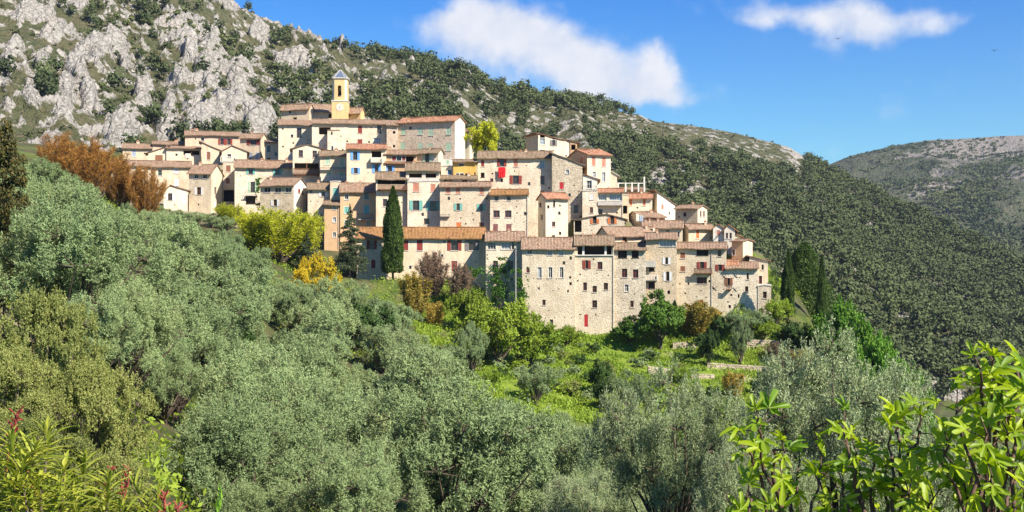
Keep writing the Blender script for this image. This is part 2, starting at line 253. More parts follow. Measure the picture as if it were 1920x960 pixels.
# ------------------------------------------------------------------ the village: house table
# each entry: label, x0, x1, eave y, bottom y, distance, wall material, roof, windows, options (pixels of the photograph at that distance)
# window codes: d dark sash, g pale-framed glass, c? closed shutters, o? open shutters, k small opening, L roofed loggia, B balcony, V glazed veranda; '@' = on the visible side wall
HOUSES = [
 # --- left group
 ('small cream house with one blue grey window at the far left end of the village', 230,283,278,305,258,'cream',('G',271,'tile'),'cq 251 287 7 13'),
 ('low house with slanting roof and brown shuttered window near the left end', 278,314,287,305,251,'stone',('T',287,275,'tile'),'cn 298 296 14 10', dict(D=6)),
 ('pale house with a long low roof seen above the slanting roofs', 286,364,271,290,262,'pinkcream',('G',267,'tile'),''),
 ('stone house with a roofed loggia and hanging white sheet in the left group', 312,377,279,306,252,'stone',('S',275,'tile'),'L 359 286 30 8;k 331 290 4 4'),
 ('narrow house with roof slanting down right and a tall brown window', 378,415,276,306,251,'cream',('T',268,283,'tile'),'cn 391 292 7 15', dict(D=6)),
 ('long upper house with two maroon windows at the top left', 347,450,254,290,262,'pinkcream',('G',248,'tile'),'d 380 261 6 6;or 416 266 6 11;or 429 266 6 11'),
 ('white ended house with a wide red framed window', 450,490,258,305,257,'cream',('G',252,'tile'),'or 475 267 12 10;cq 470 293 6 13;cq 482 293 6 13', dict(side='R',sp=10)),
 ('cream house with low gable and white balustrade balcony', 416,463,284,306,248,'pale',('F',435,274,'tile'),'d 430 293 7 8;Bw 424 299 36 9'),
 ('long stone house with pink roof behind the orange thicket', 208,359,312,360,240,'stone2',('G',303,'tile'),'de 300 324 7 10;cw 330 319 9 12;cw 331 342 9 13'),
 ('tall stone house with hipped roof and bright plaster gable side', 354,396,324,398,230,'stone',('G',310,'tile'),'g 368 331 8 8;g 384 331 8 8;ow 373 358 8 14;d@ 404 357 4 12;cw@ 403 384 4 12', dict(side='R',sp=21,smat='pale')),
 ('low gabled hut with white shuttered window at the edge of the trees', 307,352,357,395,226,'stone',('F',320,349,'tile'),'ow 319 369 8 13;cw 345 372 6 20', dict(D=5)),
 ('narrow recessed house with two red brown windows over a dark garage', 418,440,305,385,236,'cream',('N',303,'concrete'),'cn 428 316 9 12;cn 427 339 8 11;L 429 367 20 22'),
 ('stone house with two teal shuttered windows and an arched balcony door', 440,549,314,420,229,'stone',('G',302,'tile'),'ot 470 321 8 12;ot 520 321 8 13;og 474 351 8 20;B 472 362 22 8;k 470 374 18 16'),
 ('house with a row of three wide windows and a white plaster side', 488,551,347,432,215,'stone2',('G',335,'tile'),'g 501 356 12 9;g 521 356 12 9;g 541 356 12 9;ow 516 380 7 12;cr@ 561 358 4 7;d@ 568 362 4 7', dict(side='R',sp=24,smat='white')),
 ('stone house with a mossy brown roof and one white shuttered window', 577,624,355,436,214,'stone',('G',345,'tileg'),'d 583 360 4 6;ow 606 364 7 9'),
 ('thin house with a single closed teal shutter', 619,639,341,426,213,'cream',('N',340,'concrete'),'ct 629 360 9 15', dict(D=6)),
 ('slim peach house with three small windows in a column', 608,636,384,470,208,'peach',('G',378,'tileg'),'g 627 389 6 8;g 627 412 6 9;g 627 440 6 9'),
 ('tall peach house with green shutters and an iron balcony', 638,716,360,485,210,'peach',('G',345,'tile'),'g 650 369 7 11;ge 687 368 9 12;ct 650 394 9 12;ct 687 393 10 16;Bi 686 406 28 10;g 691 421 8 13;g 650 420 8 14;k 712 400 4 50'),
 ('long low house under a broad orange roof in the middle of the village', 669,911,446,525,197,'cream',('G',428,'tileo'),'or 697 459 9 17;cr 761 460 9 19;cr 787 460 11 20;or 852 460 13 19;oy 885 460 13 19;cr 852 499 11 20;cr 700 495 8 16;cr 816 480 7 14', dict(chim=[(904,430,5,12)])),
 ('house under the end of the orange roof with dark double windows above the ivy', 911,984,451,580,194,'stone',('G',436,'tile'),'g 922 461 15 13;g 949 461 18 13;d 962 461 5 13;dm 929 498 9 18;dm 957 499 10 19;g 941 543 8 10;k 913 478 3 3'),
 # --- the big front walls
 ('tall plain stone house with three narrow white framed windows in the front wall', 979,1078,466,634,190,'stone',('G',447,'tile'),'g 993 472 9 9;g 1031 474 9 9;g 1052 474 9 9;dr 990 506 6 10;g 1012 511 7 20;g 1032 511 7 20;g 1053 511 7 20;g 1010 541 4 4;k 1065 546 3 5;d 1020 567 6 10;dr 986 598 10 13;dy 1034 609 6 20;k 1000 522 2 2;k 1025 523 2 2;k 1043 523 2 2;k 1037 545 2 2;k 1048 542 2 2;k 1004 594 2 2;k 1013 593 2 2;k 1040 595 2 2;k 1059 595 2 2;k 1071 596 2 2;k 1069 520 4 4;k 1029 582 2 2'),
 ('tall stone house with a pillared loggia under its roof', 1078,1151,459,636,190.1,'stone',('G',443,'tileg'),'Lp 1115 469 64 17;or 1100 496 5 16;dr 1125 498 9 14;d 1097 537 7 15;d 1115 542 8 12;d 1136 537 8 13;d 1115 570 9 14;cR 1099 601 7 23;k 1113 486 3 3;k 1088 590 4 2;k 1117 590 2 4'),
 ('weathered grey stone house with planted windows at the right of the big walls', 1151,1211,468,632,190.2,'greystone',('G',457,'tileg'),'k 1167 476 17 15;k 1191 476 13 15;dr 1171 512 10 16;dr 1192 513 10 16;g 1175 540 7 13;d 1185 570 6 12'),
 ('stone house with a glazed veranda and curved concrete balconies', 1211,1269,448,575,190.6,'stone2',('G',438,'tile'),'V 1252 456 30 12;Bc 1220 494 19 10;k 1222 503 10 10;Bw 1222 520 22 8;ow 1250 489 5 13;ow 1252 518 6 17;k 1254 548 5 6;k 1222 535 12 12'),
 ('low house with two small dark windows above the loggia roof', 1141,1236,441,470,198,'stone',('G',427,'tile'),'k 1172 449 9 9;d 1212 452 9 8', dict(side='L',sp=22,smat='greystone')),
 ('house with three small windows stepping behind the glazed veranda', 1205,1280,427,460,205,'cream',('G',415,'tile'),'d 1224 433 6 8;d 1252 436 7 9;d 1271 440 6 10'),
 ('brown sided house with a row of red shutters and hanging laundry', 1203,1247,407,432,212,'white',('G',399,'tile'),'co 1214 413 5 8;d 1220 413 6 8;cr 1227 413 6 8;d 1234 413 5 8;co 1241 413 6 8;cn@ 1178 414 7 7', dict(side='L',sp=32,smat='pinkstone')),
 ('cream house with two orange shuttered windows in the upper right group', 1178,1223,372,408,220,'pale',('G',364,'tiler'),'co 1183 379 5 12;co 1208 379 5 12;d 1213 397 4 3'),
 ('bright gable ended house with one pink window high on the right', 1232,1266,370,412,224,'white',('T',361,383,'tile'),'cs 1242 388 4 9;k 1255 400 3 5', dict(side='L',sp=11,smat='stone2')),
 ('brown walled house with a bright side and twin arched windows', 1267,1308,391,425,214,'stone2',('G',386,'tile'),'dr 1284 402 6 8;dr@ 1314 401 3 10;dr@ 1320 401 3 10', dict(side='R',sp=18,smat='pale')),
 ('cream house with one tall orange door under a long pink roof', 1291,1338,428,462,206,'cream',('G',421,'tile'),'co 1308 438 6 18;k 1333 446 3 3', dict(side='L',sp=12)),
 ('white gabled house with one pink shuttered window', 1337,1358,428,465,204,'white',('F',1346,420,'tiler'),'cs 1347 437 6 10'),
 ('narrow white gabled house with a pair of arched windows', 1358,1378,431,475,203,'white',('F',1366,422,'tiler'),'dr 1363 442 4 11;dr 1370 442 4 11;dr 1364 464 3 8'),
 ('tiny cream house end stepping down at the right ridge', 1375,1388,440,470,209,'cream',('T',436,443,'tiler'),''),
 ('tall cream house with a wooden balcony full of plants', 1269,1362,466,606,191.5,'stone',('G',456,'tile'),'cn 1280 479 9 11;k 1317 473 22 12;d 1349 475 7 12;cn 1280 504 9 10;or 1316 497 8 12;Bn 1318 507 34 9;dr 1316 526 19 12;or 1350 502 7 12;k 1291 532 3 4;k 1285 550 3 3;k 1324 558 2 3;cr 1315 569 7 14;k 1330 527 3 4', dict(ties=[(1358,519),(1340,541)],pipe=(1334,468,590))),
 ('broad pale house with iron wall ties at the right end of the village', 1362,1421,503,596,190.4,'stone',('G',493,'tile'),'on 1366 528 5 14;Bn 1367 538 9 8;d 1402 518 4 12;d 1400 542 6 10;k 1371 553 4 4;k 1385 555 3 7;k 1365 566 3 3', dict(ties=[(1379,517),(1378,543)])),
 ('pale house with a small corner terrace at the far right end of the village', 1421,1446,536,596,189.6,'stone',('N',535,'concrete'),'d 1434 553 7 12'),
 ('house end with a narrow window behind the corner terrace', 1405,1440,489,545,196,'pale',('T',482,490,'tile'),'d 1430 501 4 10;dr 1426 525 6 16'),
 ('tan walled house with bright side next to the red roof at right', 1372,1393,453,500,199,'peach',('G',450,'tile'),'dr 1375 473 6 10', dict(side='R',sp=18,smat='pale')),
 ('low house under a small red roof at the right', 1361,1384,497,520,192.5,'pale',('G',489,'tiler'),''),
 # --- upper right
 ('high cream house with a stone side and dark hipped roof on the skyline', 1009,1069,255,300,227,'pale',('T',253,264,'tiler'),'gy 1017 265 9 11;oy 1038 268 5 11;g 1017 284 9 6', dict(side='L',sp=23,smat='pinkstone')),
 ('small brown loggia house joined to the right of the skyline house', 1069,1082,268,300,228,'peach',('T',264,267,'tile'),'L 1075 276 8 10'),
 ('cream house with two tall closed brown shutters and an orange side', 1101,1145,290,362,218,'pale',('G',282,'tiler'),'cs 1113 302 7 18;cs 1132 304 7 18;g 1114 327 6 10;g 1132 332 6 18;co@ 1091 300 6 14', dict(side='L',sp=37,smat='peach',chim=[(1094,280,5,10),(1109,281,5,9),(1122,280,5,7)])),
 ('cream wall stepping down right of the tall shutters', 1145,1157,325,362,220,'pale',('T',321,328,'concrete'),''),
 ('small white house with a balcony door beside the grey stone tower', 1093,1120,332,362,212,'white',('T',328,336,'tile'),'g 1105 346 9 15;Bi 1106 353 26 8'),
 ('cream house wall with two small windows under the white balcony', 1092,1121,358,420,210,'stone',('N',358,'concrete'),'cw 1109 369 6 11;dn 1109 394 6 11'),
 ('house with a long glazed winter garden behind planters', 1120,1168,360,412,210.5,'cream',('G',355,'tiler'),'V 1130 370 15 12;V 1154 370 23 12;Bc 1144 381 46 6;d 1126 397 8 10', dict(D=6)),
 ('dark recess house between the winter garden and the orange shutters', 1160,1179,366,408,214,'stone2',('N',365,'concrete'),'L 1169 393 14 15'),
 ('terrace roof house with a row of pergola columns at the top right', 1155,1210,357,375,226,'cream',('G',353,'tile'),'k 1184 362 6 4;k 1198 363 6 4'),
 ('grey stone tower house with one small bright red window', 1035,1092,300,425,212,'greystone',('T',288,309,'tileg'),'cR 1053 348 8 13;g 1064 322 6 8;dn 1080 392 9 15'),
 ('large stone house with a red cloth hanging from its window', 896,1036,296,470,214,'stone',('G',285,'tileg'),'cr 905 306 6 12;or 941 305 8 14;cs 967 305 8 16;k 905 328 7 9;dr 922 338 6 7;k 941 338 4 7;or 967 337 11 16;g 1017 308 9 14;dr 1017 338 8 16;k 1017 360 8 5'),
 ('stone house with six small dark red windows in two columns', 919,990,365,460,202.5,'stone',('G',357,'tileo'),'d 931 372 7 8;d 954 372 7 8;dr 931 401 12 13;dr 953 401 12 13;cm 929 427 9 14;cm 954 427 10 14'),
 ('slender stone tower house with a shaded left wall and slit windows', 1023,1065,371,455,203,'stone',('G',363,'tiler'),'dr 1039 382 4 12;dr 1038 420 6 9;dr 1038 445 6 8;dr@ 1013 384 4 9;dr@ 1016 407 3 9', dict(side='L',sp=14)),
 ('wide gabled house with open orange shutters and a dark arch', 1076,1171,412,448,204,'stone',('F',1138,402,'tileg'),'L 1083 424 15 22;oo 1115 415 7 9;oo 1148 414 7 12', dict(D=7)),
 # --- centre
 ('stone house with three salmon shuttered windows above two teal ones', 825,920,350,460,204,'stone',('G',342,'tile'),'cs 840 357 8 12;cs 859 357 8 13;cs 903 358 8 14;ot 859 388 6 13;ot 902 389 6 13;co 860 421 9 8;cn 903 421 9 8;B 835 403 18 3'),
 ('plaster house with two teal shuttered windows and a roof terrace', 764,825,341,460,206,'stone',('N',340,'concrete'),'cs 780 351 11 16;cs 812 352 9 14;ot 780 385 12 18;ot 812 386 12 18;d 800 415 10 11', dict(D=7)),
 ('loggia house with a brown tiled awning roof above the terrace', 761,825,320,360,207.5,'pale',('G',307,'tileg'),'L 779 332 24 15;L 808 332 20 15;Bc 793 337 60 6'),
 ('house with a deep loggia and red brown balcony behind the tall cypress', 705,764,336,460,206.5,'cream',('G',324,'tileg'),'L 734 341 52 9;Bn 736 351 56 8;d 722 380 8 14'),
 ('small stone house with pale green shutters left of the white gable', 781,822,286,335,218,'stone',('G',281,'tileg'),'og 801 296 8 16;g 814 310 5 6', dict(side='R',sp=9)),
 ('house with a long red panelled gallery and blue shutters below', 722,782,289,330,217,'peach',('G',283,'tile'),'cr 739 297 8 9;d 748 297 9 9;cr 757 297 6 9;L 768 298 16 11;Bn 751 305 60 3;ob 731 317 8 13'),
 ('cream house with sky blue shutters and a small loggia', 650,724,279,340,216,'cream',('G',272,'tiler'),'ob 666 292 8 16;L 706 289 18 13;Bw 706 300 22 8;ob 667 320 7 11;ob 706 316 7 16'),
 ('yellow green shuttered house with a wide white balcony', 600,651,292,345,222,'cream',('G',284,'tileg'),'cg 614 302 9 13;cg 642 305 7 16;B 626 316 50 3;cg 617 325 9 6;cg 640 326 9 6;Bw 634 335 64 8'),
 ('gabled stone house with two grey windows above a wooden gallery', 549,602,279,345,225,'stone',('F',576,270,'tile'),'dn 564 288 8 13;dn 590 289 8 13;L 575 312 46 12;Bn 575 322 50 11', dict(D=6)),
 ('yellow house with a row of doors under a small roof', 850,893,304,340,213,'yellow',('G',301,'tileg'),'dn 865 309 9 4;dn 858 328 5 6;dn 866 328 7 6;d 874 328 4 6;d 891 327 4 8'),
 ('low stone house with a blue framed window left of the yellow house', 827,851,312,340,213.5,'stone',('N',311,'concrete'),'gb 843 323 7 9'),
 ('low tiled terrace house below the yellow house', 827,894,336,350,208,'stone2',('G',331,'tileg'),'k 840 339 14 3;k 871 340 10 5'),
 # --- top: church and neighbours
 ('long stone house with closed red shutters beside the church', 585,725,232,290,232,'stone',('G',226,'tile'),'cr 675 243 8 14;dn 711 243 8 15;cr 675 266 9 10;gr 707 265 13 13;L 609 245 22 14;k 692 266 3 4;k 651 265 3 3', dict(chim=[(730,232,5,8)])),
 ('small square stair turret in front of the red shuttered house', 614,636,245,290,229.5,'stone',('N',243,'tile'),'k 622 250 3 6;g 623 278 4 8', dict(D=2.2)),
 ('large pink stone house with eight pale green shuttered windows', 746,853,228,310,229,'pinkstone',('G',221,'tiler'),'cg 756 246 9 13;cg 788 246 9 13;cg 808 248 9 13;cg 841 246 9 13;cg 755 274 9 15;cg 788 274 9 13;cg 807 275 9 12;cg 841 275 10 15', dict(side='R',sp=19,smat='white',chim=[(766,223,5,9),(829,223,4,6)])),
 ('narrow stone annex with two round windows left of the pink stone house', 725,746,235,310,230,'pinkstone',('S',228,'tile'),'k 739 248 5 5;k 739 274 4 5'),
 ('slim cream house end beside the light green tree', 866,881,246,305,233,'pale',('G',243,'tile'),'d 867 254 3 5', dict(side='R',sp=6)),
 ('low white retaining house below the white gable', 830,866,298,320,222,'white',('N',297,'concrete'),'cg 839 305 7 8'),
 ('little stone house between the church wall and the white ended house', 497,523,268,310,247,'pale',('G',265,'tile'),'d 504 279 6 12;k 504 298 6 4', dict(chim=[(512,266,4,8)])),
]
def kray(px): return (px-CX)/F
def layout(h):
    lab, x0, x1, yt, yb, Y, mat, roof, wins = h[:9]; op = h[9] if len(h) > 9 else {}
    k = kray((x0+x1)/2); side = op.get('side'); a = -math.atan(k)
    if side == 'R': a -= R(24)
    if side == 'L': a += R(24)
    t = (math.cos(a), math.sin(a)); b = (-math.sin(a), math.cos(a)); m = (k*Y, Y)
    def hit(px):
        kk = kray(px); s = (m[0]-kk*m[1])/(kk*t[1]-t[0]); return (m[0]+s*t[0], m[1]+s*t[1])
    A, B = hit(x0), hit(x1); D = op.get('D', 8.5)
    if side == 'R': k2 = kray(x1+op['sp']); D = (B[0]-k2*B[1])/(k2*b[1]-b[0])
    if side == 'L': k2 = kray(x0-op['sp']); D = (A[0]-k2*A[1])/(k2*b[1]-b[0])
    D = max(2.0, min(D, 16.0))
    return dict(a=a, t=t, b=b, A=A, B=B, W=math.hypot(B[0]-A[0], B[1]-A[1]), D=D, Y=Y)

# ------------------------------------------------------------------ ground height
GX = np.array([-1600,-700,0,150,300,450,600,750,900,1050,1200,1320,1440,1500,1600,1750,1920,2500,3600], float)
GD = np.array([0,3,6,10,15,22,30,50,80,120,160,190,230,260,330,430,600,1200,5000], float)
def _col(**k): return k
GZ = {  # ground height in metres at the distances GD for some picture columns
 -1600:[-1.9,-2,-2.2,-2.6,-3,-3,-2,2,9,20,28,34,42,48,50,48,30,-60,-60],
 -700: [-1.9,-2.1,-2.5,-3,-4,-5,-4,0,6,15,23,28,35,40,40,38,20,-60,-60],
 0: [-1.9,-2.3,-2.9,-3.6,-4.2,-5,-4.8,-4,-3,5,12,16,19,24,32,34,10,-60,-60],
 150: [-1.9,-2.3,-2.9,-3.8,-4.8,-5.8,-6.2,-5.5,-6,-1,6,10,14,21,30,32,6,-60,-60],
 300: [-1.9,-2.3,-3,-4,-5.2,-6.6,-7.6,-9.5,-10,-5,0,3.5,10.5,21.5,28,28,4,-60,-60],
 450: [-1.9,-2.3,-3,-4,-5.2,-6.6,-8.2,-14.5,-13,-8.5,-3,1,8.5,20,28,26,2,-60,-60],
 600: [-1.9,-2.3,-3,-4,-5.2,-6.6,-8.2,-14.5,-17,-13,-9,-4,11,24,28,20,-6,-60,-60],
 750: [-1.9,-2.3,-3,-4,-5.2,-6.6,-8.2,-14.5,-20,-16,-11.5,-7,14,23,25,14,-14,-60,-60],
 900: [-1.9,-2.3,-3,-4,-5.2,-6.6,-8.2,-14.5,-22,-19,-15,-9,15,20,20,8,-22,-60,-60],
 1050: [-1.9,-2.3,-3,-4,-5.2,-6.6,-8.2,-14.5,-23,-21,-17,-13.2,12,15,12,2,-28,-60,-60],
 1200: [-1.9,-2.3,-3,-4,-5.2,-6.6,-8.2,-14.5,-23,-22,-18,-13.2,8,6,0,-10,-40,-60,-60],
 1320: [-1.9,-2.3,-3,-4,-5.2,-6.6,-8.2,-14.5,-24,-24,-18.5,-12,2,0,-8,-20,-48,-60,-60],
 1440: [-1.9,-2.2,-3,-4,-5.2,-6.6,-8.2,-14.5,-25,-27,-20,-11.5,-10,-12,-18,-28,-52,-60,-60],
 1500: [-1.9,-2.2,-3,-4,-5.2,-6.6,-8.2,-14.5,-26,-29,-21.5,-13.2,-16,-20,-28,-36,-56,-60,-60],
 1600: [-1.9,-2.2,-3,-4,-5.2,-6.6,-8.2,-14.5,-27,-33,-28,-21,-26,-32,-40,-44,-60,-60,-60],
 1750: [-1.9,-2.2,-3,-4,-5.2,-6.6,-8.2,-14.5,-28,-37,-38,-38,-42,-44,-50,-54,-60,-60,-60],
 1920: [-1.9,-2.2,-3,-4,-5.2,-6.6,-8.2,-14.5,-28,-38,-44,-48,-52,-54,-56,-58,-60,-60,-60],
 2500: [-1.9,-2.1,-2.5,-3.5,-5,-7,-9,-15,-25,-36,-44,-48,-52,-54,-56,-58,-60,-60,-60],
 3600: [-1.9,-2.0,-2.3,-3,-4,-6,-8,-13,-22,-34,-42,-48,-52,-54,-56,-58,-60,-60,-60]}
GT = np.array([GZ[int(x)] for x in GX])
cons = []      # heights the houses ask for
for h in HOUSES:
    L = layout(h)
    for f_ in np.linspace(0.03, 0.97, max(2, int(L['W']/3))):
        x = L['A'][0]+(L['B'][0]-L['A'][0])*f_; y = L['A'][1]+(L['B'][1]-L['A'][1])*f_
        cons.append((x, y, (CY-h[4])/F*y-0.4))
        cons.append((x+L['b'][0]*3, y+L['b'][1]*3, (CY-h[4])/F*y-0.1))
cons = np.array(cons)
def gbase(px, d):
    px = np.clip(px, GX[0], GX[-1]); i = np.clip(np.searchsorted(GX, px)-1, 0, len(GX)-2); j = np.clip(np.searchsorted(GD, d)-1, 0, len(GD)-2)
    u = (px-GX[i])/(GX[i+1]-GX[i]); v = np.clip((d-GD[j])/(GD[j+1]-GD[j]), 0, 1); u = u*u*(3-2*u)*0.5+u*0.5
    return GT[i,j]*(1-u)*(1-v)+GT[i+1,j]*u*(1-v)+GT[i,j+1]*(1-u)*v+GT[i+1,j+1]*u*v
def ground(X, Y):
    X = np.atleast_1d(np.asarray(X, float)); Y = np.atleast_1d(np.asarray(Y, float)); sh = X.shape; X = X.ravel(); Y = Y.ravel()
    d = np.maximum(Y, 0.35*np.abs(X)); d = np.maximum(d, 0.0); Ys = np.maximum(Y, 0.6)
    z = gbase(CX+F*X/Ys, d)
    z = z+(fbm(X*0.09, Y*0.09, 0, 4, 3)-0.5)*1.6*sstep(8, 40, d)*(1-0.7*sstep(150, 180, d)*(1-sstep(260, 300, d)))
    near = (Y > 160) & (Y < 290) & (X > -110) & (X < 70); idx = np.nonzero(near)[0]
    for s in range(0, len(idx), 4000):
        k = idx[s:s+4000]; dd = (X[k, None]-cons[None, :, 0])**2+(Y[k, None]-cons[None, :, 1])**2
        wgt = 1/(dd+1.5)**2; zi = (wgt*cons[None, :, 2]).sum(1)/wgt.sum(1); dm = np.sqrt(dd.min(1)); a = 1-sstep(3.0, 11.0, dm)
        z[k] = z[k]*(1-a)+zi*a
    return z.reshape(sh)
def gz(x, y): return float(ground([x], [y])[0])

# ------------------------------------------------------------------ house builder
rng = random.Random(5)
SHN = SN
class Face:
    def __init__(s, o, u, n, L, root): s.o = o; s.u = u; s.n = n; s.L = L; s.r = root
    def p(s, u, n, z):
        return (s.o[0]+s.u[0]*u+s.n[0]*n-s.r[0], s.o[1]+s.u[1]*u+s.n[1]*n-s.r[1], z-s.r[2])
    def px(s, px, py):
        k = kray(px); t = (s.o[0]-k*s.o[1])/(k*s.u[1]-s.u[0]); y = s.o[1]+t*s.u[1]; return t, (CY-py)/F*y
    def box(s, mb, u0, u1, n0, n1, z0, z1):
        i = len(mb.v)
        for z in (z0, z1):
            for n in (n0, n1):
                for u in (u0, u1): mb.v.append(s.p(u, n, z))
        for f in ((0,2,3,1),(4,5,7,6),(0,1,5,4),(2,6,7,3),(0,4,6,2),(1,3,7,5)): mb.f.append(tuple(i+k for k in f))
def interp(poly, u):
    for (a, za), (b, zb) in zip(poly, poly[1:]):
        if u <= b+1e-6: return za+(zb-za)*(u-a)/(b-a) if b > a else za
    return poly[-1][1]
def facade(mb, fc, zb, top, ops):
    us = {0.0, fc.L} | {p[0] for p in top}; zs = {zb}
    mn = min(p[1] for p in top)
    for o in ops: us |= {o[0], o[1]}; zs |= {o[2], o[3]}
    zs = sorted(z for z in zs if z < mn-0.04); us = sorted(us)
    for a, b in zip(us, us[1:]):
        if b-a < 1e-4: continue
        for i, z0 in enumerate(zs):
            uc = (a+b)/2
            if i+1 < len(zs): z1 = (zs[i+1],)*2
            else: z1 = (interp(top, a), interp(top, b))
            zc = (z0+zs[i+1])/2 if i+1 < len(zs) else z0+0.02
            if any(o[0] < uc < o[1] and o[2] < zc < o[3] for o in ops): continue
            mb.quad([fc.p(a, 0, z0), fc.p(b, 0, z0), fc.p(b, 0, z1[1]), fc.p(a, 0, z1[0])])
    for u0, u1, z0, z1, r in ops:
        mb.quad([fc.p(u0,0,z0), fc.p(u0,r,z0), fc.p(u0,r,z1), fc.p(u0,0,z1)]); mb.quad([fc.p(u1,0,z0), fc.p(u1,0,z1), fc.p(u1,r,z1), fc.p(u1,r,z0)])
        mb.quad([fc.p(u0,0,z0), fc.p(u1,0,z0), fc.p(u1,r,z0), fc.p(u0,r,z0)]); mb.quad([fc.p(u0,0,z1), fc.p(u0,r,z1), fc.p(u1,r,z1), fc.p(u1,0,z1)])
def roof_slab(mb, O, t, b, root, W, D, prof, axis, oh=0.42, oc=0.28, th=0.17, seed=0):
    """prof: (s, z) along axis 'x' (0..W) or 'y' (0..D)"""
    pr = list(prof)
    (s0, z0), (s1, z1) = pr[0], pr[1]; k = (z0-z1)/(s1-s0); e0 = (s0-oh, z0+k*oh)
    (s2, z2), (s3, z3) = pr[-2], pr[-1]; k = (z3-z2)/(s3-s2); e1 = (s3+oh, z3+k*oh)
    pr[0] = e0; pr[-1] = e1
    c0, c1 = -oc, (D if axis == 'x' else W)+oc; nc = max(2, int((c1-c0)/0.9))
    def P(s, c, z):
        x, y = (s, c) if axis == 'x' else (c, s)
        return (O[0]+t[0]*x+b[0]*y-root[0], O[1]+t[1]*x+b[1]*y-root[1], z-root[2])
    for (sa, za), (sb, zb) in zip(pr, pr[1:]):
        ln = math.hypot(sb-sa, zb-za); ns = max(1, int(ln/1.1)); grid = []
        for i in range(ns+1):
            f = i/ns; s = sa+(sb-sa)*f; z = za+(zb-za)*f; row = []
            for j in range(nc+1):
                c = c0+(c1-c0)*j/nc; jz = (float(vnoise(c*0.8+seed*3.7, s*0.8, 0, 9))-0.5)*0.26
                row.append((s, c, z+jz+0.004))
            grid.append(row)
        for i in range(ns):
            for j in range(nc):
                q4 = [grid[i][j], grid[i][j+1], grid[i+1][j+1], grid[i+1][j]]
                tp = [P(s, c, z+th) for s, c, z in q4]; bt = [P(s, c, z) for s, c, z in q4]
                uvq = [(g[1], ln*(i+(k > 1))/ns*(1 if za < zb else -1)) for k, g in enumerate(q4)]
                mb.quad(tp, uvq); mb.quad(bt[::-1])
                if j == 0: mb.quad([bt[0], tp[0], tp[3], bt[3]])
                if j == nc-1: mb.quad([bt[1], bt[2], tp[2], tp[1]])
                if i == 0: mb.quad([bt[0], bt[1], tp[1], tp[0]])
                if i == ns-1: mb.quad([bt[3], tp[3], tp[2], bt[2]])
    for (s, z) in pr[1:-1]:
        mb.cyl(P(s, c0, z+th), P(s, c1, z+th), 0.13, 0.13, 6)
def railing(mb, fc, u0, u1, n0, z0, h, kind):
    n = -n0
    if kind in ('i', ''):
        fc.box(mb, u0, u1, n, n+0.04, z0+h-0.05, z0+h); fc.box(mb, u0, u1, n, n+0.04, z0+0.06, z0+0.1)
        k = max(2, int((u1-u0)/0.28))
        for i in range(k+1):
            u = u0+(u1-u0-0.04)*i/k; fc.box(mb, u, u+0.035, n, n+0.035, z0, z0+h)
        for u in (u0, u1-0.04): fc.box(mb, u, u+0.04, n, -0.01, z0+h-0.05, z0+h)
    elif kind == 'w':
        fc.box(mb, u0, u1, n, n+0.14, z0+h-0.12, z0+h); k = max(2, int((u1-u0)/0.42))
        for i in range(k+1):
            u = u0+(u1-u0-0.16)*i/k; fc.box(mb, u, u+0.16, n+0.02, n+0.12, z0, z0+h-0.12)
        for u in (u0, u1-0.14): fc.box(mb, u, u+0.14, n+0.14, -0.01, z0, z0+h)
    elif kind == 'n':
        fc.box(mb, u0, u1, n, n+0.07, z0+h-0.09, z0+h)
        k = max(2, int((u1-u0)/0.2))
        for i in range(k+1):
            u = u0+(u1-u0-0.09)*i/k; fc.box(mb, u, u+0.13, n+0.01, n+0.05, z0, z0+h-0.09)
    else:
        fc.box(mb, u0, u1, n, n+0.12, z0, z0+h); 
        for u in (u0, u1-0.12): fc.box(mb, u, u+0.12, n+0.12, -0.01, z0, z0+h)
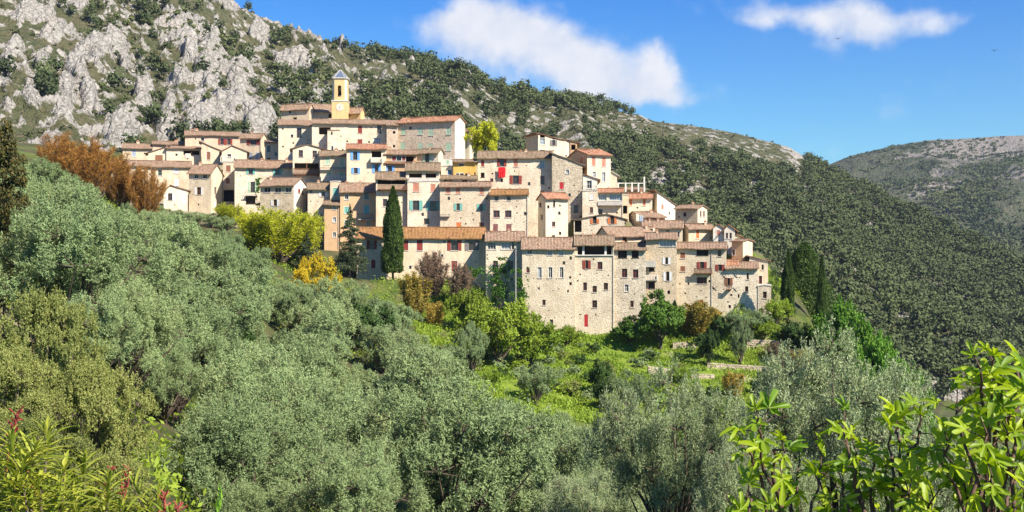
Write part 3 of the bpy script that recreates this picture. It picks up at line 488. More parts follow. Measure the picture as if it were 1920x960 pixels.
def add_windows(fc, specs, root_o, root, top, wallstone):
    ops = []
    mn = lambda u0, u1: min(interp(top, u0), interp(top, u1), interp(top, (u0+u1)/2))-0.1
    for code, cx, cy, w, h in specs:
        a = fc.px(cx-w/2, cy+h/2); b_ = fc.px(cx+w/2, cy-h/2); u0, u1, z0, z1 = a[0], b_[0], a[1], b_[1]
        c = code[0]; sub = code[1:2]
        if c == 'B':
            u0 = max(u0, -0.3); u1 = min(u1, fc.L+0.3)
            dp = 0.95 if z1-z0 > 0.5 else 0.6
            s = MB(); fc.box(s, u0, u1, -dp, -0.002, z0-0.14, z0)
            for u in (u0+0.3, u1-0.45): fc.box(s, u, u+0.14, -dp*0.7, -0.002, z0-0.34, z0-0.143)
            o = s.build('balcony', M['concrete' if sub != 'n' else 'wood'], root_o)
            r = MB(); railing(r, fc, u0, u1, dp, z0+0.002, max(z1-z0, 0.25), sub)
            r.build('railing', M[{'w': 'trim', 'n': 'wood', 'c': 'concrete'}.get(sub, 'iron')], o)
            continue
        u0 = max(u0, 0.12); u1 = min(u1, fc.L-0.12); z1 = min(z1, mn(u0, u1))
        if u1-u0 < 0.12 or z1-z0 < 0.12: continue
        W, H = u1-u0, z1-z0
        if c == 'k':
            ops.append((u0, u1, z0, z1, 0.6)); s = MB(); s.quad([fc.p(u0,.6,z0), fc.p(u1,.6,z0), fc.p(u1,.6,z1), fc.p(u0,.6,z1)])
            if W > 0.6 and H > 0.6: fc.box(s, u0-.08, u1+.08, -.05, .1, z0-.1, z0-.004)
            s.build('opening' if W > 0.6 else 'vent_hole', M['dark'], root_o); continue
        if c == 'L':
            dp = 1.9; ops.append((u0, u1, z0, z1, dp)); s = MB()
            s.quad([fc.p(u0,dp,z0), fc.p(u1,dp,z0), fc.p(u1,dp,z1), fc.p(u0,dp,z1)])  # back wall coloured dark, standing in for the shade inside the loggia
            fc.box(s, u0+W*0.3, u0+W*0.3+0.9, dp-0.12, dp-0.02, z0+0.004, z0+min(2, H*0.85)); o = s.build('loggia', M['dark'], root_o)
            if sub == 'p':
                g = MB(); fc.box(g, u0-.3, u1+.3, -.22, .1, z0-.16, z0-.004); g.build('ledge', M['trim'], o)
                for f_ in (0.17, 0.82):
                    g = MB(); fc.box(g, u0+W*f_-.17, u0+W*f_+.17, .03, .34, z0+.003, z1-.003); fc.box(g, u0+W*f_-.22, u0+W*f_+.22, .0, .38, z1-.16, z1-.005); g.build('pillar', M['trim'], o)
            elif W > 2.6:
                g = MB(); fc.box(g, u0+W*.5-.09, u0+W*.5+.09, .08, .26, z0+.003, z1-.003); g.build('post', M['wood'], o)
            continue
        closed = c == 'c'; r = 0.12 if closed else 0.24; ops.append((u0, u1, z0, z1, r))
        fcol = {'d': ('sh_'+sub) if sub else 'wood', 'g': ('sh_'+sub) if sub and sub in 'eb' else 'trim', 'V': 'trim', 'c': 'trim', 'o': 'wood'}[c]
        s = MB(); e = 0.07 if W > 0.5 else 0.045; rr = r-0.03
        for (p0, p1, q0, q1) in ((u0, u0+e, z0, z1), (u1-e, u1, z0, z1), (u0+e, u1-e, z0, z0+e), (u0+e, u1-e, z1-e, z1)): fc.box(s, p0+.002, p1-.002, rr-.05, rr, q0+.002, q1-.002)
        if not closed:
            nm = max(1, round(W/0.62)) if c == 'V' else (1 if W > 0.45 else 0)
            if c == 'V': nm = max(3, round(W/0.6))
            elif W > 1.3: nm = 2
            for i in range(nm):
                u = u0+W*(i+1)/(nm+1); fc.box(s, u-.03, u+.03, rr-.04, rr-.003, z0+e, z1-e)
            if H > 0.9: fc.box(s, u0+e, u1-e, rr-.035, rr-.005, z0+H*.55, z0+H*.55+.045)
        if (not wallstone or c in 'gV') and W > 0.4:      # pale surround painted on the wall
            t = MB(); bw = 0.09
            for (p0, p1, q0, q1) in ((u0-bw, u0-.004, z0-bw, z1+bw), (u1+.004, u1+bw, z0-bw, z1+bw), (u0-.004, u1+.004, z1+.004, z1+bw)): fc.box(t, p0, p1, -.025, .004, q0, q1)
            sur = t
        else: sur = None
        o = s.build('window', M[fcol], root_o)
        if sur: sur.build('surround', M['trim'], o)
        g = MB(); g.quad([fc.p(u0,rr,z0), fc.p(u1,rr,z0), fc.p(u1,rr,z1), fc.p(u0,rr,z1)]); g.build('pane', M['glass2' if c == 'V' or (c == 'g' and rng.random() < .3) else 'glass'], o)
        if H > 0.7 and H < 1.9:
            g = MB(); fc.box(g, u0-.1, u1+.1, -.09, .06, z0-.1, z0-.005); g.build('sill', M['trim' if not wallstone else 'concrete'], o)
        if closed or c == 'o':
            for sgn in (-1, 1):
                g = MB(); col = M['sh_'+sub]
                if closed: p0, p1 = (u0+.005, (u0+u1)/2-.01) if sgn < 0 else ((u0+u1)/2+.01, u1-.005); n0, n1 = 0.02, 0.065
                else:
                    sw = max(0.42, W*0.5); p0, p1 = (u0-sw-.02, u0-.02) if sgn < 0 else (u1+.02, u1+sw+.02); n0, n1 = -0.07, -0.02
                fc.box(g, p0, p1, n0+.012, n1, z0+.01, z1-.01)
                for (a0, a1, b0, b1) in ((p0, p0+.06, z0, z1), (p1-.06, p1, z0, z1), (p0+.06, p1-.06, z0, z0+.08), (p0+.06, p1-.06, z1-.08, z1), (p0+.06, p1-.06, z0+H*.5-.04, z0+H*.5+.04)):
                    fc.box(g, a0, a1, n0-.004, n0+.012, b0+.01, b1-.01)
                g.build('shutter', col, o)
    return ops
def chimney(px, py, w, h, Y, root_o, root, mat='cream'):
    x, y, z = PT(px, py, Y); ww = w/F*Y/2; zz = h/F*Y
    s = MB(); s.box(x-ww-root[0], y-ww-root[1], z-zz-.9-root[2], x+ww-root[0], y+ww-root[1], z-root[2]-.12)
    o = s.build('chimney', M[mat], root_o)
    s = MB(); s.box(x-ww-.07-root[0], y-ww-.07-root[1], z-root[2]-.117, x+ww+.07-root[0], y+ww+.07-root[1], z-root[2]-.03)
    s.box(x-ww*.6-root[0], y-ww*.6-root[1], z-root[2]-.027, x+ww*.6-root[0], y+ww*.6-root[1], z-root[2]+.16); s.build('chimney_cap', M['tiler'], o)
def block(h, root_o, root, wall='wall', roofn='roof', seed=0):
    """one walled volume with its roof, windows and details, as parts of root_o"""
    lab, x0, x1, yt, yb, Y, mat, roof, wins = h[:9]; op = h[9] if len(h) > 9 else {}
    L = layout(h); A, B, t, b, W, D = L['A'], L['B'], L['t'], L['b'], L['W'], L['D']
    Ac = (A[0]+b[0]*D, A[1]+b[1]*D); Bc = (B[0]+b[0]*D, B[1]+b[1]*D)
    zb = min(gz(*p) for p in (A, B, Ac, Bc))-1.2; zb = min(zb, (CY-yb)/F*Y-0.5)
    if 'floor' in op: zb = op['floor']
    ze = (CY-yt)/F*Y; kind = roof[0]; Ym = Y+D/2
    if kind == 'G':
        zr = (CY-roof[1])/F*Ym; zr = min(max(zr, ze+0.14*D/2), ze+0.55*D/2+.3); prof = [(0, ze), (D/2, zr), (D, ze)]; ax = 'y'
    elif kind == 'S':
        zr = (CY-roof[1])/F*(Y+D); zr = min(max(zr, ze+0.12*D), ze+0.5*D); prof = [(0, ze), (D, zr)]; ax = 'y'
    elif kind == 'T': prof = [(0, (CY-roof[1])/F*Y), (W, (CY-roof[2])/F*Y)]; ax = 'x'
    elif kind == 'F':
        f_ = (roof[1]-x0)/(x1-x0); prof = [(0, ze), (W*f_, (CY-roof[2])/F*Y), (W, ze)]; ax = 'x'
    else: prof = [(0, ze), (D, ze)]; ax = 'y'
    rm = roof[-1]
    front = Face(A, t, b, W, root); right = Face(B, b, (-t[0], -t[1]), D, root); left = Face(Ac, (-b[0], -b[1]), t, D, root); back = Face(Bc, (-t[0], -t[1]), (-b[0], -b[1]), W, root)
    if ax == 'y': ft = [(0, prof[0][1]), (W, prof[0][1])]; rt = prof; lt = [(D-s, z) for s, z in prof[::-1]]; bt = [(0, prof[-1][1]), (W, prof[-1][1])]
    else: ft = prof; rt = [(0, prof[-1][1]), (D, prof[-1][1])]; lt = [(0, prof[0][1]), (D, prof[0][1])]; bt = [(W-s, z) for s, z in prof[::-1]]
    sp = {'f': [], 's': []}
    for wd in wins.split(';'):
        if not wd.strip(): continue
        p = wd.split(); k = 's' if p[0].endswith('@') else 'f'; sp[k].append((p[0].rstrip('@'),)+tuple(float(v) for v in p[1:5]))
    stone = 'stone' in mat
    wr = random.Random(int(x0*13+yt)); boxes = [(w_[1]-w_[3]/2-5, w_[1]+w_[3]/2+5, w_[2]-w_[4]/2-4, w_[2]+w_[4]/2+4) for w_ in sp['f']]
    for _ in range(int((x1-x0)*(min(yb, yt+90)-yt)/520)):
        cx_w, cy_w = wr.uniform(x0+5, x1-5), wr.uniform(yt+6, min(yb, yt+95)-6)
        if not any(b0-3 < cx_w < b1+3 and b2-3 < cy_w < b3+3 for b0, b1, b2, b3 in boxes):
            sz_ = wr.choice(((2, 2), (2.2, 2.5), (4.5, 6), (3, 3))); sp['f'].append((('k' if sz_[0] < 4 else 'd'), cx_w, cy_w)+sz_); boxes.append((cx_w-6, cx_w+6, cy_w-6, cy_w+6))
    of = add_windows(front, sp['f'], root_o, root, ft, stone)
    sf = right if op.get('side') == 'R' else left; st = rt if op.get('side') == 'R' else lt
    os_ = add_windows(sf, sp['s'], root_o, root, st, stone) if sp['s'] else []
    mb = MB(); facade(mb, front, zb, ft, of)
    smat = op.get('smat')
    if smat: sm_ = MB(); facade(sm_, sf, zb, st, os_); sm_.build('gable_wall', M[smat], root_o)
    for fc, tp in ((right, rt), (left, lt), (back, bt)):
        if smat and fc is sf: continue
        facade(mb, fc, zb, tp, os_ if fc is sf else [])
    mb.build(wall, M[mat], root_o)
    rb = MB(); flat = kind == 'N'
    roof_slab(rb, A, t, b, root, W, D, prof, ax, 0.08 if flat else 0.58, 0.06 if flat else op.get('oc', 0.22), 0.16, seed)
    ro = rb.build(roofn, M[rm], root_o)
    for c in op.get('chim', []): chimney(c[0], c[1], c[2], c[3], Y+D*0.5, ro, root)
    for (tx, ty) in op.get('ties', []):
        u, z = front.px(tx, ty); s = MB()
        for sg in (-1, 1):
            p0 = front.p(u-.32, -.04, z-.32*sg); p1 = front.p(u+.32, -.04, z+.32*sg); s.cyl(p0, p1, .035, .035, 5)
        s.build('wall_tie', M['iron'], root_o)
    if 'pipe' in op:
        u, z1 = front.px(op['pipe'][0], op['pipe'][1]); _, z0 = front.px(op['pipe'][0], op['pipe'][2]); s = MB()
        s.cyl(front.p(u, -.1, z0), front.p(u, -.1, z1), .045, .045, 6); s.build('drainpipe', M['pipe'], root_o)
    return dict(A=A, B=B, t=t, b=b, W=W, D=D, zb=zb, ze=ze, front=front, prof=prof)
crng = random.Random(11); INFO = []
for i, h in enumerate(HOUSES):
    L = layout(h); mx, my = (L['A'][0]+L['B'][0])/2, (L['A'][1]+L['B'][1])/2
    root = (mx, my, (CY-h[4])/F*h[5]); kind = 'white_house' if h[6] == 'white' else ('stone_house' if 'stone' in h[6] else 'plaster_house')
    ro = empty(kind, root, label=h[0], cat='house', group='houses of the hill village')
    h2 = list(h) if len(h) > 9 else list(h)+[{}]; op = dict(h2[9])
    if 'chim' not in op and h[7][0] in 'G' and h[2]-h[1] > 24 and crng.random() < .85:
        cxp = h[1]+(h[2]-h[1])*crng.uniform(.15, .85); op['chim'] = [(cxp, h[7][1]-crng.uniform(3, 7), crng.uniform(3.5, 6), 6)]+([(h[1]+(h[2]-h[1])*crng.uniform(.1, .9), h[7][1]-crng.uniform(2, 5), crng.uniform(3, 4.5), 5)] if h[2]-h[1] > 70 else [])
    if i % 5 == 1 and 'pipe' not in op and h[7][0] == 'G' and h[4]-h[3] > 40: op['pipe'] = (h[2]-1.5, h[3]+1, h[4]-3)
    h2[9] = op
    INFO.append(block(h2, ro, root, seed=i))

# ------------------------------------------------------------------ the church
croot = PT(637, 300, 243); church = empty('church', croot, label='church with an ochre clock tower and small slate spire at the top of the village', cat='church')
block(('', 522,584,234,305,237,'pale',('S',226,'tile'),'d 561 249 9 19'), church, croot, 'nave_wall', 'nave_roof', 101)
block(('', 527,580,203,245,247,'cream',('G',190,'tile'),'k 553 222 7 4',dict(side='R',sp=5)), church, croot, 'clerestory_wall', 'clerestory_roof', 102)
block(('', 583,624,209,245,249,'pale',('G',197,'tile'),'k 619 217 6 7'), church, croot, 'choir_wall', 'choir_roof', 103)
block(('', 650,676,210,245,244,'ochre',('G',199,'tile'),'',dict(side='R',sp=3)), church, croot, 'chapel_wall', 'chapel_roof', 104)
ty = 242.0; tx0, _, tz1 = PT(622, 190, ty); tx1, _, tz0 = PT(651, 245, ty)
def rel(x, y, z): return (x-croot[0], y-croot[1], z-croot[2])
tw = tx1-tx0; s = MB(); x, y, z = rel(tx0, ty, tz0-3); s.box(x, y, z, x+tw, y+tw, tz1-croot[2])
tower = s.build('tower', M['ochre'], church)
s = MB(); s.box(x-.1, y-.1, tz1-croot[2]+.003, x+tw+.1, y+tw+.1, tz1-croot[2]+.22); s.build('cornice', M['trim'], tower)
# octagonal belfry with chamfered white corners and arched openings
zA = tz1+.225; zB = (CY-147)/F*ty; bw = tw*0.94; cx_, cy_ = tx0+tw/2, ty+tw/2; ch = bw*0.14
def rect_ring(h_, c_): return [(-h_+c_,-h_),(h_-c_,-h_),(h_,-h_+c_),(h_,h_-c_),(h_-c_,h_),(-h_+c_,h_),(-h_,h_-c_),(-h_,-h_+c_)]
ring = rect_ring(bw/2, ch)
s = MB(); aw = 0.39; az0 = zA+0.75; az1 = zA+2.7
for k in range(8):
    (ax_, ay_), (bx_, by_) = ring[k], ring[(k+1) % 8]
    P0 = lambda f_, z_, n_=0.0: rel(cx_+ax_+(bx_-ax_)*f_-n_*(by_-ay_)/math.hypot(bx_-ax_, by_-ay_)*-1*-1, cy_+ay_+(by_-ay_)*f_+n_*(bx_-ax_)/math.hypot(bx_-ax_, by_-ay_), z_)
    if k % 2: continue
    Ls = math.hypot(bx_-ax_, by_-ay_); f0, f1 = .5-aw/Ls, .5+aw/Ls
    s.quad([P0(0, zA), P0(f0, zA), P0(f0, zB), P0(0, zB)]); s.quad([P0(f1, zA), P0(1, zA), P0(1, zB), P0(f1, zB)])
    s.quad([P0(f0, zA), P0(f1, zA), P0(f1, az0), P0(f0, az0)])
    arc = [(.5-math.cos(math.pi*i/8)*aw/Ls, az1+math.sin(math.pi*i/8)*aw) for i in range(9)]
    for (fa, za), (fb, zb_) in zip(arc, arc[1:]): s.quad([P0(fa, za), P0(fb, zb_), P0(fb, zB), P0(fa, zB)]); s.quad([P0(fa, za), P0(fa, za, .3), P0(fb, zb_, .3), P0(fb, zb_)])
    s.quad([P0(f0, az0), P0(f0, az0, .3), P0(f0, az1, .3), P0(f0, az1)]); s.quad([P0(f1, az0), P0(f1, az1), P0(f1, az1, .3), P0(f1, az0, .3)]); s.quad([P0(f0, az0), P0(f1, az0), P0(f1, az0, .3), P0(f0, az0, .3)])
bel = s.build('belfry', M['ochre'], church)
s = MB()
for k in (1, 3, 5, 7):
    (ax_, ay_), (bx_, by_) = ring[k], ring[(k+1) % 8]; s.quad([rel(cx_+ax_, cy_+ay_, zA), rel(cx_+bx_, cy_+by_, zA), rel(cx_+bx_, cy_+by_, zB), rel(cx_+ax_, cy_+ay_, zB)])
s.build('corner_strip', M['white'], bel)
s = MB()
s.v += [rel(cx_+px_, cy_+py_, zB) for px_, py_ in rect_ring(bw/2+.22, ch)]+[rel(cx_+px_, cy_+py_, zB+.2) for px_, py_ in rect_ring(bw/2+.26, ch)]
for k in range(8): s.f.append((k, (k+1) % 8, 8+(k+1) % 8, 8+k))
s.f.append(tuple(range(8))[::-1]); s.f.append(tuple(range(8, 16))); s.build('belfry_cornice', M['trim'], bel)
s = MB(); bl = rel(cx_, cy_, az0+.5); prof_ = [(.36,0),(.30,.12),(.24,.4),(.2,.62),(.08,.72)]
for (r0, h0), (r1, h1) in zip(prof_, prof_[1:]): s.cyl((bl[0], bl[1], bl[2]+h0), (bl[0], bl[1], bl[2]+h1), r0, r1, 12)
s.box(bl[0]-.05, bl[1]-bw/2+.1, bl[2]+.74, bl[0]+.05, bl[1]+bw/2-.1, bl[2]+.86); s.build('bell', M['iron'], bel)
zC = (CY-128)/F*ty; s = MB(); base = [rel(cx_+px_, cy_+py_, zB+.205) for px_, py_ in rect_ring(bw/2+.2, ch*1.5)]; apx = rel(cx_, cy_, zC)
for k in range(8): s.quad([base[k], base[(k+1) % 8], apx])
spire = s.build('spire', M['slate'], church)
s = MB()
for k in range(8): s.cyl(base[k], apx, .055, .03, 5)
s.build('spire_rib', M['white'], spire)
s = MB(); s.cyl(apx, (apx[0], apx[1], apx[2]+1.5), .035, .025, 5); s.box(apx[0]-.25, apx[1]-.02, apx[2]+.95, apx[0]+.25, apx[1]+.02, apx[2]+1.0); s.cyl((apx[0], apx[1], apx[2]-.1), (apx[0], apx[1], apx[2]+.12), .09, .02, 8)
s.build('cross', M['iron'], spire)
kx, _, kz = PT(637, 201, ty); kc = rel(kx, ty-.02, kz)
s = MB(); s.cyl((kc[0], kc[1]+.05, kc[2]), (kc[0], kc[1]-.03, kc[2]), .78, .78, 28); clock = s.build('clock', M['white'], tower)
s = MB(); s.cyl((kc[0], kc[1]-.034, kc[2]), (kc[0], kc[1]-.06, kc[2]), .05, .05, 8)
def hand(ang, l, w_):
    dx, dz = math.sin(ang), math.cos(ang); i = len(s.v)
    for yy_ in (kc[1]-.05, kc[1]-.035):
        for a_, b_ in ((-.1, -w_), (-.1, w_), (l, w_*.5), (l, -w_*.5)): s.v.append((kc[0]+dx*a_+dz*b_, yy_, kc[2]+dz*a_-dx*b_))
    for f_ in ((0,1,2,3), (4,7,6,5), (0,4,5,1), (1,5,6,2), (2,6,7,3), (3,7,4,0)): s.f.append(tuple(i+k for k in f_))
hand(R(20), .42, .045); hand(R(165), .6, .035)
for k in range(12):
    an = math.pi*k/6; dx, dz = math.sin(an), math.cos(an); s.box(kc[0]+dx*.68-.03, kc[1]-.045, kc[2]+dz*.68-.03, kc[0]+dx*.68+.03, kc[1]-.032, kc[2]+dz*.68+.03)
s.build('clock_hands', M['iron'], clock)

# ------------------------------------------------------------------ ground, mountain, far hill
def polar_sheet(name, cols, rows, hfun, mat, attrfun=None):
    """rows: distances per column (nr, nc) ; heights from hfun(X, Y)"""
    nr, nc = rows.shape; k = (cols[None, :]-CX)/F; Y = rows; X = k*Y; Z, attrs = hfun(X, Y)
    v = np.stack([X, Y, Z], -1).reshape(-1, 3); i = np.arange(nr-1)[:, None]*nc+np.arange(nc-1)[None, :]
    f = np.stack([i, i+1, i+nc+1, i+nc], -1).reshape(-1, 4)
    me = npmesh(name, v, f, mat, {a: b_.ravel() for a, b_ in attrs.items()}, True); o = link(name, me); o['kind'] = 'structure'; return o, X, Y, Z
def attr(q, n): return q.n('ShaderNodeAttribute', attribute_name=n).outputs['Fac']
m, q = newmat('ground_soil'); g = q.n('ShaderNodeTexCoord').outputs['Object']
n1 = q.noise(g, 0.25, 6.0, 0.65); n2 = q.noise(g, 2.2, 5.0, 0.7)
soil = q.mix(q.ramp(n1, (0.35, 0.65)), (0.10, 0.085, 0.045), (0.045, 0.065, 0.02))
gr = q.mix(q.ramp(n1, (0.3, 0.65)), (0.18, 0.25, 0.025), (0.11, 0.17, 0.02)); gr = q.mix(q.ramp(n2, (0.45, 0.75)), gr, (0.20, 0.22, 0.055))
col = q.mix(attr(q, 'grass'), soil, gr)
st_ = q.mix(q.ramp(n2, (0.35, 0.65)), (0.50, 0.42, 0.30), (0.34, 0.27, 0.18)); col = q.mix(attr(q, 'bare'), col, st_)
finish(q, col, 0.95, n2, 0.6, 0.15, 0.1); M['ground'] = m
def px_of(X, Y, Z): Y = np.maximum(Y, .5); return CX+F*X/Y, CY-F*Z/Y
def gfun(X, Y):
    Z = ground(X, Y); px, py = px_of(X, Y, Z); n = fbm(X*.15, Y*.15, 0, 4, 21)
    grass = sstep(135, 150, Y+n*16)*(1-sstep(200, 212, Y))*sstep(800, 900, px)*(1-sstep(1420, 1500, px))
    far = 0.35*sstep(0.5, 0.62, n)
    bare = sstep(0.64, 0.70, fbm(X*.22, Y*.22, 0, 4, 33))*((px > 1180) & (px < 1440) & (Y > 160) & (Y < 205))*0.9
    bare = np.maximum(bare, sstep(205, 222, Y)*(1-sstep(250, 262, Y))*.5*(px > 200)*(px < 1440))
    bl = np.exp(-((px-30)/45)**2-((Y-62)/14.0)**2)
    return Z, dict(grass=np.maximum(grass, far), bare=np.clip(np.maximum(bare, bl), 0, 1))
cols = np.concatenate([np.linspace(-1600, -150, 30), np.arange(-140, 2060, 8.0), np.linspace(2080, 3600, 28)])
dr = np.concatenate([np.array([-30, -12, -5, 0.0]), np.geomspace(1.2, 140, 110), np.arange(141.5, 300, 1.6), np.geomspace(302, 9000, 40)])
# (the few rows behind the camera keep the ground under it)
kk = (cols[None, :]-CX)/F; Yg = np.repeat(dr[:, None], len(cols), 1)
Xg = kk*np.maximum(Yg, 0)+kk*0
near_w = np.clip(1-Yg/12.0, 0, 1)*9.0; Xg = Xg+kk*near_w*3
Zg, at = gfun(Xg, Yg); nr, nc = Yg.shape
ii = np.arange(nr-1)[:, None]*nc+np.arange(nc-1)[None, :]
me = npmesh('ground', np.stack([Xg, Yg, Zg], -1).reshape(-1, 3), np.stack([ii, ii+1, ii+nc+1, ii+nc], -1).reshape(-1, 4), M['ground'], {a: b_.ravel() for a, b_ in at.items()}, True)
gobj = link('ground', me); gobj['kind'] = 'structure'

# main mountain
RX = [-900,-400,0,250,410,455,500,580,640,740,800,850,900,960,1040,1100,1160,1230,1300,1380,1440,1480,1530,1600,1680,1750,1800,1850,1920,2100,2500,3000]
RY = [-420,-330,-150,-60,0,22,45,68,92,103,112,130,150,168,185,194,208,228,236,250,265,277,308,345,385,420,445,468,500,560,640,700]
RD = [620,660,700,730,760,775,790,820,840,870,890,905,920,935,950,960,970,975,980,980,975,970,960,930,890,850,820,795,760,690,600,560]
BX = [-900,-300,0,500,800,1000,1200,1400,1500,1700,1900,2400,3000]; BY = [200,260,290,325,350,400,500,600,655,700,735,760,760]; BD = [300,310,320,330,350,375,400,420,430,445,450,450,450]
OUT = [(70,30,110,34),(12,165,26,115),(62,185,40,60),(120,195,42,50),(175,105,50,28),(350,62,55,45),(300,60,40,22),(402,70,24,60),(392,128,48,52),(450,148,42,42),(232,240,58,44),(312,238,32,48),(372,235,50,42),(442,205,55,46),(484,232,36,44),(545,112,44,34),
       (492,62,30,26),(598,186,26,16),(568,135,30,26),(772,118,14,11),(640,92,10,6),(215,85,36,22),(140,135,22,30),(100,60,55,30),(150,165,22,26),(230,135,22,22),(270,190,24,24),(420,215,24,30),(330,150,40,20),(505,35,28,14),(430,20,30,10),
       (1480,275,18,8),(1240,345,26,36),(1300,362,34,16),(1120,205,22,6),(1505,290,24,10),(30,90,30,30),(10,250,22,50),(165,200,24,30),(80,130,22,16),(360,110,26,20),(1100,270,30,10),(1790,455,18,10)]
def mount(X, Y):
    px = CX+F*X/Y; dR = np.interp(px, RX, RD); dB = np.interp(px, BX, BD); yR = np.interp(px, RX, RY); yB = np.interp(px, BX, BY)
    zR = (CY-yR)/F*dR; zB = (CY-yB)/F*dB; t = (Y-dB)/(dR-dB); tt = np.clip(t, 0, 1)
    z = zB+(zR-zB)*tt**(1.06)
    z = z-np.clip(-t, 0, 1)*900-sstep(1.0, 1.5, t)*90-np.clip(t-1, 0, 3)*60
    env = sstep(0, .12, tt)*(1-sstep(.80, 1.0, tt)); mid = 1-sstep(900, 1200, px)
    z = z+env*(ridged(X*.0065+.4, Y*.0035, 0, 4, 5)-.45)*(26+8*mid)
    z = z+env*(fbm(X*.03, Y*.03, 0, 4, 8)-.5)*9
    pyv = CY-F*z/Y
    wob = (fbm(X*.045, Y*.03, 0, 4, 55)-.5)*1.7
    rk = np.zeros_like(z)
    for (ox, oy, rx, ry) in OUT: rk = np.maximum(rk, 1.0-((px-ox)/(rx*.86))**2-((pyv-oy)/(ry*.86))**2+wob*1.35-.24)
    bg = (fbm(X*.035+9, Y*.035, 0, 5, 77)-.5)*4.2-1.0-.35*sstep(600, 900, px)+.35*sstep(1.05, .75, np.abs(tt-1))*0
    bg = bg-1.1*sstep(850, 1000, px); rk = np.maximum(rk, bg); edge = (fbm(X*.22, Y*.22, 0, 4, 91)-.5)*1.1
    rock = sstep(-.1, .35, rk+edge)
    fr = 1-sstep(650, 950, px)*.75
    blk = ridged(X*.10, Y*.045, z*.03, 4, 31)
    cr = ridged(X*.42, Y*.2, z*.12, 4, 41)
    z = z+rock*fr*((blk-.3)*9+sstep(0, 1.0, rk)*5+(cr-.5)*2.2)*sstep(0, .05, tt)*(1-.8*sstep(.86, 1.0, tt))
    z = z+(1-rock)*(fbm(X*.35, Y*.35, 0, 3, 61)-.5)*1.2
    return z, dict(rock=rock, tone=fbm(X*.02, Y*.02, 0, 4, 71))
def rock_ground(name, veg1, veg2, veg3, r1, r2, r3, scl=1.0):
    m, q = newmat(name); g = q.n('ShaderNodeTexCoord').outputs['Object']
    n1 = q.noise(g, 0.05*scl, 6.0, 0.65); n2 = q.noise(g, 0.30*scl, 6.0, 0.7); n3 = q.noise(q.vmath('MULTIPLY', g, (1, .6, 1.5)), 0.8*scl, 6.0, 0.7, 0.6)
    veg = q.mix(q.ramp(n1, (0.36, 0.62)), veg1, veg2); veg = q.mix(q.ramp(n2, (0.50, 0.66)), veg, veg3)
    rc = q.mix(q.ramp(n3, (0.35, 0.65)), r1, r2); rc = q.mix(q.math('MULTIPLY', q.ramp(n1, (0.5, 0.7)), .5), rc, r3)
    crk = q.n('ShaderNodeTexVoronoi', {'Vector': q.vmath('ADD', q.vmath('MULTIPLY', g, (.3*scl, .18*scl, .16*scl)), q.vmath('MULTIPLY', q.n('ShaderNodeTexNoise', {'Vector': g, 'Scale': .35*scl}).outputs[1], (1.2, 1.2, 1.2))), 'Scale': 1.0}, feature='DISTANCE_TO_EDGE').outputs['Distance']
    rc = q.mix(q.math('MULTIPLY', q.ramp(crk, (0.06, 0.0)), .7), rc, (0.09, 0.085, 0.06))
    mk = q.ramp(q.math('ADD', attr(q, 'rock'), q.math('MULTIPLY', q.math('SUBTRACT', n2, 0.5), 1.3)), (0.35, 0.62))
    col = q.mix(mk, veg, rc); h = q.math('ADD', n3, q.math('MULTIPLY', q.ramp(crk, (0.0, .2)), .6))
    finish(q, col, 0.95, h, 0.9, 1.2/scl, 0.1); return m
M['mountain'] = rock_ground('mountain_scrub_and_limestone', (0.105,0.10,0.05), (0.07,0.08,0.035), (0.15,0.125,0.075), (0.43,0.395,0.345), (0.25,0.23,0.20), (0.41,0.35,0.285))
mcols = np.concatenate([np.linspace(-900, -60, 90), np.arange(-55, 700, 2.4), np.arange(700, 1990, 4.0), np.linspace(1995, 3000, 70)])
tl = np.concatenate([[-.12, -.06], np.linspace(-.03, 1.04, 430), [1.1, 1.25, 1.6, 2.4]])
mdB = np.interp(mcols, BX, BD); mdR = np.interp(mcols, RX, RD)
tw_ = np.where(tl > 0, np.sign(tl)*np.abs(tl)**1.25, tl)
mrows = mdB[None, :]+(mdR-mdB)[None, :]*tw_[:, None]
mob, MX, MY, MZ = polar_sheet('mountain', mcols, mrows, mount, M['mountain'])
# far hill on the right
FX = [1100,1300,1450,1545,1600,1680,1750,1830,1920,2100,2500,3200]; FY = [420,380,350,311,290,272,262,258,254,248,240,230]
def farhill(X, Y):
    px = CX+F*X/Y; yR = np.interp(px, FX, FY); dR = 2150.0; dB = 1050.0; zR = (CY-yR)/F*dR; zB = (CY-600)/F*dB
    t = (Y-dB)/(dR-dB); tt = np.clip(t, 0, 1); z = zB+(zR-zB)*tt-sstep(1, 1.6, t)*120
    env = sstep(0, .1, tt)*(1-sstep(.9, 1, tt)); z = z+env*(ridged(X*.0022, Y*.0016, 0, 5, 15)-.45)*80+(fbm(X*.012, Y*.012, 0, 5, 18)-.5)*18*(1-sstep(.92, 1, tt)*.75)
    n = fbm(X*.006, Y*.006, 0, 5, 25); py = CY-F*z/Y
    rock = .65*sstep(.50, .85, n+(fbm(X*.04, Y*.03, 0, 4, 27)-.5)*.5+.22*sstep(1600, 1800, px)*(1-sstep(300, 430, py))-.12*sstep(330, 480, py)-.2*(1-sstep(1560, 1700, px)))
    return z, dict(rock=rock, tone=n)
M['farhill'] = rock_ground('far_hill_scrub_and_limestone', (0.10,0.105,0.06), (0.07,0.085,0.045), (0.14,0.125,0.085), (0.34,0.295,0.25), (0.20,0.18,0.155), (0.30,0.25,0.20), .5)
fcols = np.arange(1100, 3200, 5.0); frw = np.repeat(np.concatenate([np.linspace(950, 2150, 260), [2200, 2400, 3000]])[:, None], len(fcols), 1)
fob, FXX, FYY, FZZ = polar_sheet('far_hill', fcols, frw, farhill, M['farhill'])

